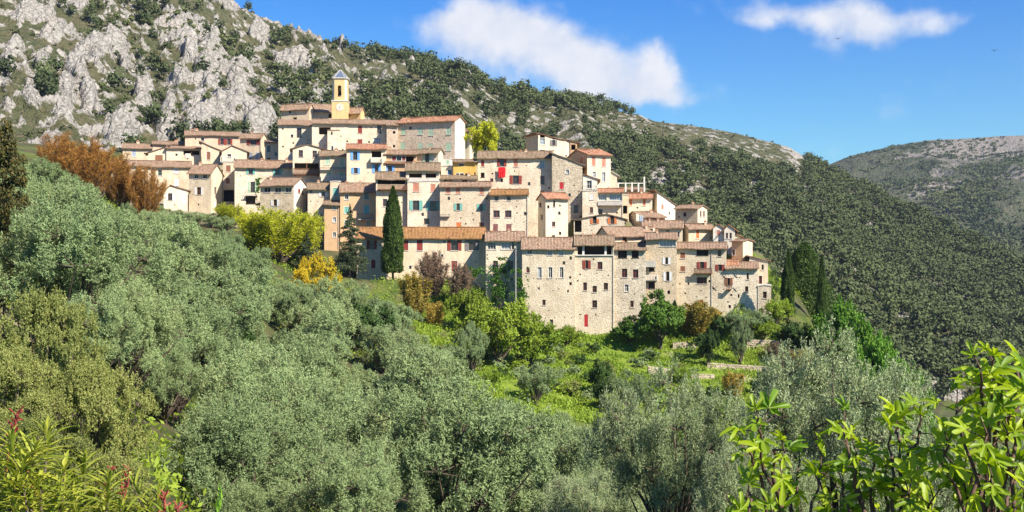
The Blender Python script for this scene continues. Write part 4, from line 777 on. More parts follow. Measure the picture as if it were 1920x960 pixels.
# ------------------------------------------------------------------ plants
def leaf_mat(name, c1, c2, c3=None, trans=0.3, rough=0.6, spec=0.25, back=None):
    """leaf colours differ leaf by leaf (tone) and tree by tree (object random)"""
    m, q = newmat(name); t = attr(q, 'tone'); r = q.n('ShaderNodeObjectInfo').outputs['Random']
    col = q.mix(t, c1, c2)
    if c3: col = q.mix(q.math('MULTIPLY', r, 0.55), col, c3)
    if back: col = q.mix(q.n('ShaderNodeNewGeometry').outputs['Backfacing'], col, back)
    vr = q.math('FRACT', q.math('MULTIPLY', r, 7.31)); col = q.mix(1.0, col, q.mix(vr, (0.78, 0.80, 0.76), (1.22, 1.18, 1.15)), 'MULTIPLY')
    p = q.n('ShaderNodeBsdfPrincipled', {'Base Color': col, 'Roughness': rough, 'Specular IOR Level': spec})
    tr = q.n('ShaderNodeBsdfTranslucent', {'Color': q.mix(1.0, col, (1.0, 1.0, 0.55), 'MULTIPLY')})
    ms = q.n('ShaderNodeMixShader', {0: trans, 1: p.outputs[0], 2: tr.outputs[0]}); q.n('ShaderNodeOutputMaterial', {0: ms.outputs[0]}); M[name] = m; return m
leaf_mat('olive_leaf', (0.11,0.18,0.07), (0.315,0.41,0.185), (0.23,0.29,0.12), 0.1, 0.65, 0.15, (0.29,0.34,0.16))
leaf_mat('olive_leaf_near', (0.10,0.16,0.05), (0.40,0.46,0.25), (0.20,0.27,0.11), 0.15, 0.6, 0.2, (0.33,0.37,0.22))  # silvery leaf tones; the pale end also paints in their sun glint
leaf_mat('shrub_leaf', (0.12,0.165,0.035), (0.34,0.35,0.11), None, 0.2, 0.6, .2)
leaf_mat('bright_leaf', (0.09,0.22,0.02), (0.20,0.38,0.04), None, 0.4)
leaf_mat('lime_leaf', (0.36,0.42,0.02), (0.64,0.62,0.05), None, 0.4)
leaf_mat('spring_leaf', (0.19,0.27,0.02), (0.34,0.41,0.05), (0.20,0.32,0.03), 0.35)
leaf_mat('mimosa_leaf', (0.50,0.40,0.02), (0.75,0.55,0.03), None, 0.3)
leaf_mat('gold_leaf', (0.24,0.20,0.04), (0.48,0.35,0.07), None, 0.3)
leaf_mat('dark_leaf', (0.03,0.065,0.015), (0.08,0.14,0.03), (0.06,0.12,0.02), 0.2)
leaf_mat('fresh_leaf', (0.05,0.12,0.015), (0.16,0.27,0.04), None, 0.3)
leaf_mat('cypress_leaf', (0.025,0.055,0.012), (0.095,0.15,0.025), None, 0.12)
leaf_mat('spruce_leaf', (0.025,0.05,0.022), (0.07,0.085,0.035), None, 0.1)
leaf_mat('pine_leaf', (0.035,0.055,0.022), (0.08,0.10,0.04), (0.10,0.13,0.04), 0.1, 0.7)
leaf_mat('farpine_leaf', (0.018,0.034,0.020), (0.10,0.118,0.05), (0.13,0.16,0.05), 0.08, 0.8)
leaf_mat('scrub_leaf', (0.075,0.09,0.035), (0.18,0.17,0.07), None, 0.1, 0.8)
leaf_mat('evergreen_leaf', (0.06,0.085,0.03), (0.15,0.17,0.06), (0.14,0.17,0.05), 0.1, 0.7)
leaf_mat('rust_twig', (0.24,0.10,0.02), (0.50,0.25,0.05), None, 0.25, 0.8)
leaf_mat('plum_twig', (0.13,0.085,0.055), (0.26,0.18,0.12), None, 0.1, 0.8)
leaf_mat('ivy_leaf', (0.05,0.14,0.02), (0.13,0.27,0.04), None, 0.3)
leaf_mat('grass_blade', (0.13,0.25,0.02), (0.30,0.39,0.05), None, 0.35)
leaf_mat('cedar_leaf', (0.03,0.045,0.012), (0.11,0.085,0.02), None, 0.12)
M['bark'] = flat_mat('grey_brown_bark', (0.13,0.10,0.075), 0.95, 0.5, 0.1, 6.0)
M['barkd'] = flat_mat('dark_bark', (0.06,0.045,0.035), 0.95, 0.4, 0.1, 6.0)
nr_ = np.random.RandomState
def unit(v): return v/np.maximum(np.linalg.norm(v, axis=-1, keepdims=True), 1e-9)
def rnd_dir(rs, n): return unit(rs.normal(size=(n, 3)))
def leaves(name, mat, P, D, L, Wd, tone, rs, N=None, nb=1.0):
    """one rhombic leaf (or leafy tuft) per point: P centre, D long direction"""
    n = len(P); D = unit(D); S = unit(np.cross(D, rnd_dir(rs, n) if N is None else unit(N)*nb+rnd_dir(rs, n)*.75)); L = np.broadcast_to(L, (n,))[:, None]; Wd = np.broadcast_to(Wd, (n,))[:, None]
    v = np.stack([P-D*L*.5, P+S*Wd*.5-D*L*.05, P+D*L*.5, P-S*Wd*.5-D*L*.05], 1).reshape(-1, 3)
    return npmesh(name, v, np.arange(4*n).reshape(n, 4), mat, {'tone': np.repeat(np.clip(tone, 0, 1), 4)})
def tube(V, Fc, pts, rad, n=6):
    pts = np.asarray(pts, float); base = len(V)
    for i, p in enumerate(pts):
        d = pts[min(i+1, len(pts)-1)]-pts[max(i-1, 0)]; d = d/max(np.linalg.norm(d), 1e-9); a = np.cross(d, [0.31, .8, .5]); a /= np.linalg.norm(a); b = np.cross(d, a)
        for k in range(n): t = 2*math.pi*k/n; V.append(p+(a*math.cos(t)+b*math.sin(t))*rad[i])
    for i in range(len(pts)-1):
        for k in range(n): Fc.append((base+i*n+k, base+i*n+(k+1) % n, base+(i+1)*n+(k+1) % n, base+(i+1)*n+k))
def wob_line(rs, a, b, k, w):
    a = np.asarray(a, float); b = np.asarray(b, float); t = np.linspace(0, 1, k)[:, None]; p = a+(b-a)*t; p[1:-1] += rs.normal(size=(k-2, 3))*w; return p
def tree_proto(name, seed, leafmat, R_=3.0, H=6.0, lobes=9, sub=11, n=22000, ll=.18, lw=.055, trunk_h=.16, flat=.8, up=.35, bark='bark', spread=.42, tr=.17, open_=.5, lobe_r=.42, plume=False, nb=1.15):
    rs = nr_(seed); root = empty(name, (0, 0, 0)); th = H*trunk_h; cz = th+(H-th)*.5; hz = (H-th)*.5
    c = []
    while len(c) < lobes:
        d = rnd_dir(rs, 1)[0]; r = rs.uniform(.35, .72); p = d*r
        if p[2] < -.72: continue
        if all(np.linalg.norm(p-o) > .38 for o in c) or rs.rand() < .06: c.append(p)
    c = np.array(c); lob = c*np.array([R_, R_, hz])+np.array([0, 0, cz]); lr = R_*lobe_r*rs.uniform(.75, 1.2, lobes)
    V, Fc = [], []; top = np.array([0, 0, th*.9]); tube(V, Fc, wob_line(rs, (0, 0, -1.2), top, 5, R_*.03), np.linspace(tr*1.5, tr, 5)*R_/3, 7)
    for L_, r in zip(lob, lr):
        mid = top+(L_-top)*.5+rs.normal(size=3)*R_*.06-np.array([0, 0, .1*H*.3]); tube(V, Fc, [top-[0, 0, .2], mid, L_], [tr*.6*R_/3, tr*.3*R_/3, tr*.05*R_/3], 5)
    ctr, sr, axis, lc_ = [], [], [], []
    for L_, r in zip(lob, lr):
        d = rnd_dir(rs, sub*3); d = d[(d[:, 2] > -.45)][:sub]
        for dd in d:
            p = L_+dd*r*np.array([1, 1, flat])*rs.uniform(.6, 1.05); ctr.append(p); sr.append(r*rs.uniform(.24, .44)); axis.append(unit(dd+np.array([0, 0, up]))); lc_.append(L_*.8+np.array([0, 0, cz])*.2)
            if rs.rand() < .5: tube(V, Fc, [L_+(p-L_)*.1, p], [.022*R_/3, .01*R_/3], 4)
    ctr, sr, axis = map(np.array, (ctr, sr, axis)); k = rs.choice(len(ctr), n, p=sr**2/np.sum(sr**2))
    # twigs: leaves sit along short outward twigs
    nt = n//8; kt = rs.choice(len(ctr), nt, p=sr**2/np.sum(sr**2)); to = rnd_dir(rs, nt)*rs.rand(nt, 1)**.45*sr[kt, None]*(np.array([.72, .72, 1.35]) if plume else np.array([1, 1, .85])); tp = ctr[kt]+to
    td = unit(axis[kt]*.8+unit(to)*.7+rs.normal(size=(nt, 3))*.35+np.array([0, 0, up])); tl_ = sr[kt]*rs.uniform(.35, .9, nt); ki = rs.randint(0, nt, n); f_ = rs.rand(n)
    P = tp[ki]+td[ki]*(f_*tl_[ki])[:, None]+rs.normal(size=(n, 3))*ll*.25; D = td[ki]*open_+rnd_dir(rs, n)*.75
    tone = rs.rand(n)*.7+rs.rand(nt)[ki]*.3; lobc = np.array(lc_)[kt]
    cr = link('crown', leaves('crown', M[leafmat], P, D, ll*rs.uniform(.7, 1.3, n), lw*rs.uniform(.7, 1.3, n), tone, rs, P-lobc[ki]+np.array([0, 0, .25])*R_*.3, nb), root)
    link('trunk', npmesh('trunk', V, Fc, M[bark], smooth=True), root)
    root['R'] = R_; root['H'] = H; return root
def cone_proto(name, seed, leafmat, R_, H, n, ll, lw, prof, bark='barkd', upd=.6, drop=0.0, layers=0, tr=.2, base=.08):
    rs = nr_(seed); root = empty(name, (0, 0, 0)); V, Fc = [], []; tube(V, Fc, wob_line(rs, (0, 0, -1.2), (0, 0, H*.95), 6, .03), np.linspace(tr, .03, 6), 7)
    if layers:
        P, D = [], []; nb = layers*7
        for b_ in range(nb):
            h_ = base+(1-base)*((b_+rs.rand())/nb)**.9; a = rs.rand()*6.283; r = R_*prof(h_)*rs.uniform(.65, 1.15); z0 = h_*H; tip = np.array([math.cos(a)*r, math.sin(a)*r, z0-drop*r+.1*r]); st = np.array([0, 0, z0+.02*H]); tube(V, Fc, [st, tip], [.06, .02], 4)
            m_ = int(n/nb*(.4+1.2*r/R_)); f_ = rs.rand(m_)**.6; side = rs.normal(size=(m_, 1))*.24*r*(1-.55*f_[:, None]); sv = np.array([-math.sin(a), math.cos(a), 0])
            p = st+(tip-st)*f_[:, None]+sv*side+np.array([0, 0, 1])*(rs.normal(size=(m_, 1))*.06*r-.12*np.abs(side)); P.append(p); D.append(np.broadcast_to(unit(tip-st)+np.array([0, 0, -.15]), (m_, 3))*.8+rnd_dir(rs, m_)*.5)
        P = np.concatenate(P); D = np.concatenate(D)
    else:
        h_ = rs.rand(n)**.85; h_ = base+(1-base)*h_; a = rs.rand(n)*6.283; cl = (fbm(np.cos(a)*2.2+seed, np.sin(a)*2.2, h_*H*.55, 4, seed)-.5)
        r = R_*np.array([prof(x) for x in h_])*(1+cl*1.0)*rs.uniform(.55, 1.05, n)**.5
        P = np.stack([np.cos(a)*r, np.sin(a)*r, h_*H], 1); D = np.stack([np.cos(a)*.35, np.sin(a)*.35, np.full(n, upd)], 1)+rnd_dir(rs, n)*.45
    n = len(P); link('crown', leaves('crown', M[leafmat], P, D, ll*rs.uniform(.7, 1.3, n), lw*rs.uniform(.7, 1.3, n), rs.rand(n), rs, P*np.array([1, 1, 0])+np.array([0, 0, .35]), .9), root)
    link('trunk', npmesh('trunk', V, Fc, M[bark], smooth=True), root); root['R'] = R_; root['H'] = H; return root
def twig_proto(name, seed, leafmat, R_, H, nst=16, ntw=3500, bark='bark', ll=.5, lw=.05, upb=.9, fill=.0):
    """bare or budding crown: upright branches with many fine twigs"""
    rs = nr_(seed); root = empty(name, (0, 0, 0)); V, Fc, P, D = [], [], [], []
    for i in range(nst):
        a = rs.rand()*6.283; r = R_*math.sqrt(rs.rand())*.8; h_ = H*rs.uniform(.75, 1.0)*(1-.35*(r/R_)**2); tip = np.array([math.cos(a)*r, math.sin(a)*r, h_]); ln = wob_line(rs, (math.cos(a)*r*.12, math.sin(a)*r*.12, -.6), tip, 6, R_*.05); tube(V, Fc, ln, np.linspace(.09, .015, 6)*R_/3, 5)
        m_ = ntw//nst; f_ = rs.uniform(.18, 1, m_)**.8; idx = np.clip((f_*5).astype(int), 0, 4); fr = f_*5-idx; p0 = ln[idx]+(ln[idx+1]-ln[idx])*fr[:, None]
        d = unit(rs.normal(size=(m_, 3))*np.array([1, 1, .45])+np.array([0, 0, upb])); L_ = R_*rs.uniform(.08, .42, m_)*(1.1-.6*f_); g = rs.randint(2, 6)
        for j in range(4): P.append(p0+d*(L_*(j+.5)/4)[:, None]+rs.normal(size=(m_, 3))*R_*.02); D.append(d+rnd_dir(rs, m_)*.4)
    P = np.concatenate(P); D = np.concatenate(D); n = len(P)
    link('crown', leaves('crown', M[leafmat], P, D, ll*rs.uniform(.6, 1.3, n), lw*rs.uniform(.7, 1.3, n), rs.rand(n), rs), root)
    link('trunk', npmesh('trunk', V, Fc, M[bark], smooth=True), root); root['R'] = R_; root['H'] = H; return root
used = set()
def copy_tree(src):
    if src.name not in used: used.add(src.name); return src
    c = src.copy(); C.objects.link(c)
    for ch in src.children:
        d = ch.copy(); C.objects.link(d); d.parent = c
    return c
def put(proto, px, top, wpx, Y, label, cat, group=None, rz=None, name=None, base=None, sink=0.0):
    """crown centred on picture column px, top at picture row `top`, wpx wide, at distance Y, rooted on the ground"""
    if base is not None:      # stand it where the ground is seen at picture row `base`, near the wanted distance
        Ys = np.linspace(Y-28, Y+7, 140); v_ = CY-F*ground((px-CX)/F*Ys, Ys)/Ys; Y = float(Ys[np.argmin(np.abs(v_-base)+.15*np.abs(Ys-Y))])
    x = (px-CX)/F*Y; z0 = gz(x, Y)-sink; zt = (CY-top)/F*Y
    o = copy_tree(proto); s = wpx/2/F*Y/proto['R']; sz = max(.3, (zt-z0))/proto['H']; o.location = (x, Y, z0); o.scale = (s, s, sz); o.rotation_euler.z = rng.uniform(0, 6.28) if rz is None else rz
    tag(o, label, cat, group); return o

# --- village trees and shrubs
cyp = cone_proto('cypress', 1, 'cypress_leaf', 1.6, 14, 26000, .42, .13, lambda h: (min(1, h*7+.3))*max(.02, (1-h**2.4))**.8)
put(cyp, 737, 350, 40, 190, 'tall dark green cypress column standing in front of the orange roofed long house', 'cypress', base=512)
put(cyp, 1265, 563, 17, 184, 'small clipped dark cypress below the cream house with the wooden balcony', 'cypress', base=612)
put(cyp, 1478, 468, 26, 204, 'slim dark cypress left of the big pine at the right end of the village', 'cypress', base=600)
put(cyp, 1541, 478, 20, 207, 'slim dark cypress right of the big pine at the right end of the village', 'cypress', base=610)
spr = cone_proto('conifer', 3, 'spruce_leaf', 4.2, 11, 15000, .34, .1, lambda h: max(.02, (1-h)**.85), layers=16, drop=.12, base=.1)
put(spr, 656, 385, 84, 184, 'dark spreading conifer in front of the tall peach house', 'conifer', base=500)
put(spr, 575, 438, 70, 183, 'low dark conifer under the yellow green plane tree', 'conifer', base=495)
bp = cone_proto('pine_tree', 4, 'cypress_leaf', 4.0, 15, 42000, .4, .11, lambda h: (min(1, h*3+.45))*max(.02, 1-h)**.62, base=.04, upd=.3)
put(bp, 1508, 455, 120, 196, 'large dark conical pine beside the right end of the village', 'pine tree', base=608)
put(tree_proto('dark_tree', 5, 'dark_leaf', 3, 5, 6, 8, 6000, .2, .1, .1), 1450, 512, 38, 201, 'dark round tree between the village end and the slim cypress', 'tree', base=580)
lime = twig_proto('plane_tree', 6, 'lime_leaf', 4.5, 9, 40, 5600, ll=.26, lw=.12, upb=.7)
put(lime, 520, 380, 175, 192, 'wide yellow green spring plane tree below the row of three windows', 'plane tree', base=492)
put(lime, 572, 384, 95, 191, 'yellow green spring plane tree touching the slim peach house', 'plane tree', base=492)
put(lime, 430, 376, 75, 205, 'small yellow green tree below the tall house with the bright gable', 'plane tree', base=430)
put(lime, 476, 386, 90, 200, 'yellow green tree beside the arched balcony door', 'plane tree', base=470)
put(tree_proto('lime_tree', 7, 'lime_leaf', 3, 5.5, 9, 9, 9000, .3, .16, .2, bark='barkd'), 906, 222, 78, 236, 'rounded light green tree on the hilltop behind the large stone house', 'tree', base=298)
mim = tree_proto('mimosa', 8, 'mimosa_leaf', 3, 5, 9, 10, 14000, .16, .12, .1)
put(mim, 606, 478, 72, 165, 'bright yellow flowering mimosa bush below the dark conifer', 'mimosa', base=545)
put(mim, 566, 486, 46, 163, 'smaller yellow flowering bush at the left of the mimosa', 'mimosa', base=530)
gol = twig_proto('golden_bush', 9, 'gold_leaf', 3, 6, 16, 3200, ll=.24, lw=.13, upb=.5)
put(gol, 778, 500, 80, 176, 'golden yellow budding bush below the tall cypress', 'bush', base=600)
put(gol, 812, 560, 60, 170, 'smaller golden bush on the slope below the plum brown shrub', 'bush', base=612)
plum = twig_proto('bare_shrub', 10, 'plum_twig', 3.2, 6, 26, 3600, ll=.42, lw=.05, upb=.7)
put(plum, 812, 470, 90, 183, 'bare purple brown shrub under the left windows of the orange roofed house', 'shrub', base=560)
put(plum, 862, 492, 74, 180, 'bare plum brown shrub beside the ivy', 'shrub', base=580)
rust = twig_proto('russet_tree', 12, 'rust_twig', 3.6, 8, 44, 5200, ll=.5, lw=.035, upb=1.2)
put(rust, 112, 246, 120, 192, 'russet orange bare tree at the left end of the thicket', 'bare tree', 'russet bare trees in front of the village', base=345)
put(rust, 168, 256, 130, 190, 'russet orange bare tree with the tallest twigs in the middle of the thicket', 'bare tree', 'russet bare trees in front of the village', base=372)
put(rust, 222, 285, 125, 192, 'russet orange bare tree in front of the long pink roof', 'bare tree', 'russet bare trees in front of the village', base=385)
put(rust, 272, 308, 100, 190, 'russet orange bare tree at the right end of the thicket', 'bare tree', 'russet bare trees in front of the village', base=392)
ced = cone_proto('cedar', 13, 'cedar_leaf', 4.2, 12, 15000, .3, .13, lambda h: max(.05, 1-h**2)**.6, layers=15, drop=.05, base=.1)
put(ced, 8, 228, 150, 60, 'dark brown green conifer cut off by the left edge', 'conifer')
brt = tree_proto('bright_tree', 14, 'bright_leaf', 3.2, 6, 10, 11, 17000, .22, .13, .15)
put(brt, 1590, 552, 130, 170, 'bright green leafy tree right of the big pine', 'tree', base=700)
put(brt, 1655, 618, 130, 160, 'bright green leafy tree lower down beside the pine', 'tree', base=760)
put(brt, 1705, 660, 110, 150, 'bright green leafy tree lowest on the right slope', 'tree', base=770)
dome = tree_proto('broadleaf_tree', 15, 'fresh_leaf', 3.1, 5.6, 12, 12, 18000, .26, .16, .18)
put(dome, 1238, 560, 100, 181, 'dense dark green domed tree in front of the big walls', 'tree', base=655)
put(dome, 1180, 600, 76, 182, 'low green tree at the left of the domed tree', 'tree', base=650)
bsh = tree_proto('green_bush', 16, 'spring_leaf', 3, 4.2, 9, 10, 13000, .2, .11, .08)
drk = tree_proto('evergreen_bush', 17, 'dark_leaf', 2.6, 4, 7, 10, 9000, .2, .11, .1)
for (px, tp, wd, Y, bs_, pr, lb) in [
  (930,560,150,172,690,bsh,'yellow green rounded bush under the corner of the tall plain wall'), (992,588,140,170,690,bsh,'yellow green bush below the two maroon doors'), (878,540,90,178,630,bsh,'green bush left of the ivy covered wall foot'),
  (1120,675,56,160,745,drk,'dark green leafy shrub on the bright grass slope'), (1128,705,46,156,772,drk,'darkest small bush casting shade on the grass slope'), (1302,556,100,184,630,gol,'tawny golden bush below the maroon door of the cream house'),
  (1345,590,60,183,640,drk,'dark bush under the golden shrub on the terrace'), (1335,575,50,184,612,gol,'golden brown shrub at the foot of the cream house'), (1318,625,56,178,672,drk,'dark green bush against the terrace wall'),
  (1330,615,36,177,690,drk,'leafy dark bush in front of the terrace wall left of the olive'), (1480,600,80,192,660,drk,'dark shrub under the big pine at its left'), (1530,610,90,190,680,bsh,'green bush under the big pine at its right'), (1500,650,80,184,700,gol,'brown orange shrub on the slope under the big pine'), (1470,690,80,172,740,None,'grey olive on the slope left of the bright green trees'), (1545,670,90,180,740,drk,'dark green bush between the pine and the bright green trees'), (1530,720,100,165,800,None,'grey olive below the bright green trees'), (1455,560,60,196,610,bsh,'green bush against the small corner terrace'), (1430,600,60,186,640,bsh,'green bush under the right end wall'), (1378,690,60,165,752,gol,'reddish brown shrub on the lower grass terrace'),
  (1425,700,50,164,750,drk,'dark shrub on the lower terrace beside the russet shrub'), (1060,610,60,178,650,bsh,'low green bush at the foot of the pale wall'), (1275,690,50,160,720,bsh,'low bush on the grass near the stones'),
  (1460,640,60,180,690,plum,'brown bare shrub at the right end of the terraces'), (1400,575,96,180,640,None,'grey green olive tree under the wall ties of the pale house'), (1388,600,48,174,688,None,'grey olive tree with a dark trunk standing on the terrace'),
  (885,600,76,165,705,None,'grey green olive standing alone among yellow green bushes'), (1005,676,96,150,760,None,'grey brown olive at the edge of the bright grass'), (1180,690,90,148,780,None,'grey olive at the lower right corner of the bright grass')]:
    if pr is None:
        if 'ol_a' not in globals(): ol_a = tree_proto('olive_tree', 20, 'olive_leaf', 3, 5.6, 20, 11, 34000, .15, .04, .12, up=.8, lobe_r=.28, plume=True, nb=.8)
        pr = ol_a
    put(pr, px, tp, wd, Y, lb, 'olive tree' if pr is ol_a else 'bush', base=bs_) if 'ol_a' in globals() else put(pr, px, tp, wd, Y, lb, 'bush', base=bs_)

# --- olive grove
for i, (px_, tp_, w_, b_, lb_) in enumerate(((300, 384, 46, 412, 'small olive left of the low gabled hut'), (336, 392, 44, 420, 'small olive right below the low gabled hut'), (366, 396, 50, 425, 'small olive below the tall house with the bright gable'), (398, 398, 44, 428, 'small olive below the bright plaster gable side'), (420, 404, 50, 440, 'small olive between the bright gable and the plane trees'))):
    put(ol_a, px_, tp_, w_, 222, lb_, 'olive tree', base=b_)
OL = [ol_a]+[tree_proto('olive_tree', 21+i, 'olive_leaf', 3, 5.6, 18+2*i, 11, 34000, .15, .04, .12, up=.8, lobe_r=.26+.02*i, plume=True, nb=.8) for i in range(3)]
used |= {o.name for o in OL[1:]} if False else set()
FRONT = np.array([(-100,300),(40,300),(80,290),(130,330),(200,372),(260,385),(350,400),(420,425),(500,488),(560,510),(640,520),(720,545),(770,600),(830,640),(860,700),(950,735),(1010,762),(1080,770),(1180,790),(1300,820),(1500,830)], float)  # top line of the canopy in the picture
gr_ = random.Random(3); pts = []
def grove(n_try, d0, d1, x0, x1, sp, sc0, sc1):
    for _ in range(n_try):
        Y = math.sqrt(gr_.uniform(d0*d0, d1*d1)); px = gr_.uniform(x0, x1); X = (px-CX)/F*Y; s_ = gr_.uniform(sc0, sc1)
        if any((X-a)**2+(Y-b)**2 < (sp*(s_+c)/2)**2 for a, b, c in pts): continue
        z = gz(X, Y); top = CY-F*(z+5.6*s_*.93)/Y; lim = np.interp(px, FRONT[:, 0], FRONT[:, 1])
        if top < lim-4 or top > 1040: continue
        pts.append((X, Y, s_))
for lx in list(range(30, 330, 42))+list(range(330, 760, 36)):      # the row along the canopy line
    Y = (gr_.uniform(199, 212) if 290 < lx < 470 else gr_.uniform(176, 190)) if lx > 120 else gr_.uniform(150, 175); X = (lx-CX)/F*Y; z = gz(X, Y); s_ = ((CY-np.interp(lx, FRONT[:, 0], FRONT[:, 1]))/F*Y-z)/5.6
    if .42 < s_ < 2.2 and not any((X-a)**2+(Y-b)**2 < 9 for a, b, c in pts): pts.append((X, Y, min(s_, 1.6)))
OLM = [tree_proto('olive_tree', 61+i, 'olive_leaf', 3, 5.6, 22+2*i, 13, 80000, .10, .026, .12, up=.9, lobe_r=.25+.02*i, plume=True, nb=.8) for i in range(3)]
grove(5000, 50, 182, -160, 1320, 5.2, 1.1, 1.9); grove(500, 44, 186, -160, 1330, 4.4, .8, 1.2)
print('grove', len(pts))
pts.sort(key=lambda p: p[1]); pts = pts[:285]
REG = [(lambda x, y: y < 420 and x < 330, 'below the russet thicket'), (lambda x, y: x < 280 and y > 600, 'on the slope behind the oleander'), (lambda x, y: x < 280, 'on the left slope above the pale rocks'), (lambda x, y: y < 560 and x < 640, 'just below the yellow green plane trees'),
       (lambda x, y: x > 760 and y < 800, 'along the lower edge of the bright grass'), (lambda x, y: y < 660 and x < 640, 'in the middle of the upper grove'), (lambda x, y: x >= 640 and y < 720, 'below the golden bushes'), (lambda x, y: y > 860 and x < 900, 'at the bottom edge of the photo'), (lambda x, y: x >= 900, 'in the hollow by the near silvery olive'), (lambda x, y: True, 'in the heart of the grove')]
ROWS = []
for (X, Y, s_) in pts:
    odd = gr_.random() if Y > 98 else 1.0; o = copy_tree(drk if odd < .06 else (bsh if odd < .10 else (OL[gr_.randrange(4)] if Y > 92 else OLM[gr_.randrange(3)]))); z = gz(X, Y); o.location = (X, Y, z-.2); o.scale = (s_*gr_.uniform(.95, 1.15), s_*gr_.uniform(.95, 1.15), s_*gr_.uniform(.9, 1.05)); o.rotation_euler.z = gr_.uniform(0, 6.28)
    px, py = CX+F*X/Y, CY-F*(z+4*s_)/Y; rg = next(t for f_, t in REG if f_(px, py)); nm_ = 'dark shrub' if odd < .06 else ('lime shrub' if odd < .10 else 'olive tree'); ROWS.append((o, nm_, rg, nm_.split()[-1] if odd < .10 else nm_, nm_+'s', px, py))

# --- nearer trees
olN = tree_proto('olive_tree', 31, 'olive_leaf_near', 3, 6, 30, 14, 95000, .085, .019, .2, up=.9, lobe_r=.24, plume=True, nb=.6)
def near(pr, px, top, wpx, Y, label, cat):
    """like put, kept close to the natural proportions of the plant"""
    x = (px-CX)/F*Y; z = gz(x, Y); zt = (CY-top)/F*Y; o = copy_tree(pr); s_ = wpx/2/F*Y/pr['R']; sz = (zt-z)/pr['H']; o.location = (x, Y, z-.15); s_ = max(s_, sz*.72); o.scale = (s_, s_, sz); o.rotation_euler.z = rng.uniform(0, 6.28); tag(o, label, cat)
near(olN, 1262, 642, 300, 27, 'large near olive tree with glinting silvery leaves in the lower middle right', 'olive tree')
near(olN, 1580, 560, 300, 23, 'near silvery olive tree behind the fig leaves', 'olive tree')
near(olN, 1120, 850, 240, 32, 'near olive crown at the bottom centre right', 'olive tree')
near(olN, 1430, 770, 260, 21, 'dark leafed near olive crown directly behind the fig branches', 'olive tree')
near(olN, 1840, 730, 330, 19, 'near olive crown filling the lower right corner behind the fig', 'olive tree')
near(olN, 1700, 760, 250, 17, 'low near olive crown behind the middle of the fig', 'olive tree')
shr = tree_proto('broad_shrub', 33, 'shrub_leaf', 3, 5.4, 34, 14, 80000, .085, .036, .1, up=.8, lobe_r=.23, plume=True, nb=.7)
near(shr, 85, 508, 270, 31, 'large yellowish green shrub rising at the left edge', 'shrub')
near(shr, 20, 620, 240, 26, 'yellow green shrub in front of the large one at the left edge', 'shrub')
near(shr, 185, 640, 190, 28, 'olive green shrub right of the large yellowish one', 'shrub')
near(shr, 60, 740, 260, 20, 'shrub directly behind the oleander', 'shrub')
near(shr, 200, 810, 180, 22, 'low shrub right of the oleander', 'shrub')

# --- mountain woods: near 300 as trees, the rest as one wood
def mz_grid():
    px = CX+F*MX/MY; py = CY-F*MZ/MY; return px, py
MPX, MPY = mz_grid()
_, mat_ = mount(MX, MY); MROCK = mat_['rock']
rs = nr_(77)
def dens(px, py, ro, n):
    ridge = np.interp(px, RX, RY); b = py-ridge
    dark = sstep(1060, 1220, px)*sstep(34, 110, b)*1.0*(1-.65*np.exp(-((px-1260)/70)**2-((py-340)/45)**2))
    dark = np.maximum(dark, sstep(1490, 1560, px)*1.1)
    band = np.exp(-((px-790)/95)**2)*sstep(-4, 10, b)*(1-sstep(90, 130, b))*.2
    band = np.maximum(band, np.exp(-((b-10)/11)**2)*sstep(790, 850, px)*(1-sstep(1080, 1200, px))*.28)
    low = .05*sstep(600, 700, px)*(1-sstep(1000, 1150, px)); lef = .03*(1-sstep(600, 700, px))
    mid = sstep(880, 1000, px)*sstep(55, 100, b)*.12
    return np.maximum.reduce([dark, band, low, lef, mid])*(1-.9*sstep(.2, .7, ro))*(.10+.3*sstep(1120, 1250, px)+1.25*sstep(.40, .56, n))
def sample_mount(ntry, dfun, seed, spacing=0.0):
    r = nr_(seed); nrow, ncol = MX.shape; i = r.randint(3, nrow-6, ntry); j = r.randint(0, ncol-1, ntry)
    px, py = MPX[i, j], MPY[i, j]; area = np.abs((MX[i, np.minimum(j+1, ncol-1)]-MX[i, j])*(MY[np.minimum(i+1, nrow-1), j]-MY[i, j])); area = area/np.percentile(area, 97)
    n = fbm(MX[i, j]*.014, MY[i, j]*.014, 0, 4, 88)
    keep = r.rand(ntry) < np.clip(area, 0, 1)*dfun(px, py, MROCK[i, j], n); keep &= (px > -60) & (px < 2000) & (py < 760)
    P = np.stack([MX[i, j], MY[i, j], MZ[i, j]], 1)[keep]; return P+np.array([0, 0, 0])
def pine_protos(mat, seeds, nl=240, nm='pine_tree'):
    out = []
    for s_ in seeds:
        r = nr_(s_); lob = rnd_dir(r, 7)*r.uniform(.3, .8, (7, 1)); lob[:, 2] = np.abs(lob[:, 2])*1.3-.15; k = r.randint(0, 7, nl); P = lob[k]*1.0+rnd_dir(r, nl)*r.rand(nl, 1)**.4*.55; P[:, 2] = P[:, 2]*.9+1.05
        D = rnd_dir(r, nl); V, Fc = [], []; tube(V, Fc, [(0, 0, -.5), (0.03, 0, 1.1)], [.09, .05], 5)
        root = empty(nm, (0, 0, 0)); me = leaves('crown', M[mat], P, D, r.uniform(.2, .4, nl), r.uniform(.15, .28, nl), r.rand(nl), r, P-np.array([0, 0, 1.0]), 1.1)
        link('crown', me, root); link('trunk', npmesh('trunk', V, Fc, M['barkd']), root); out.append((root, P, D))
    return out
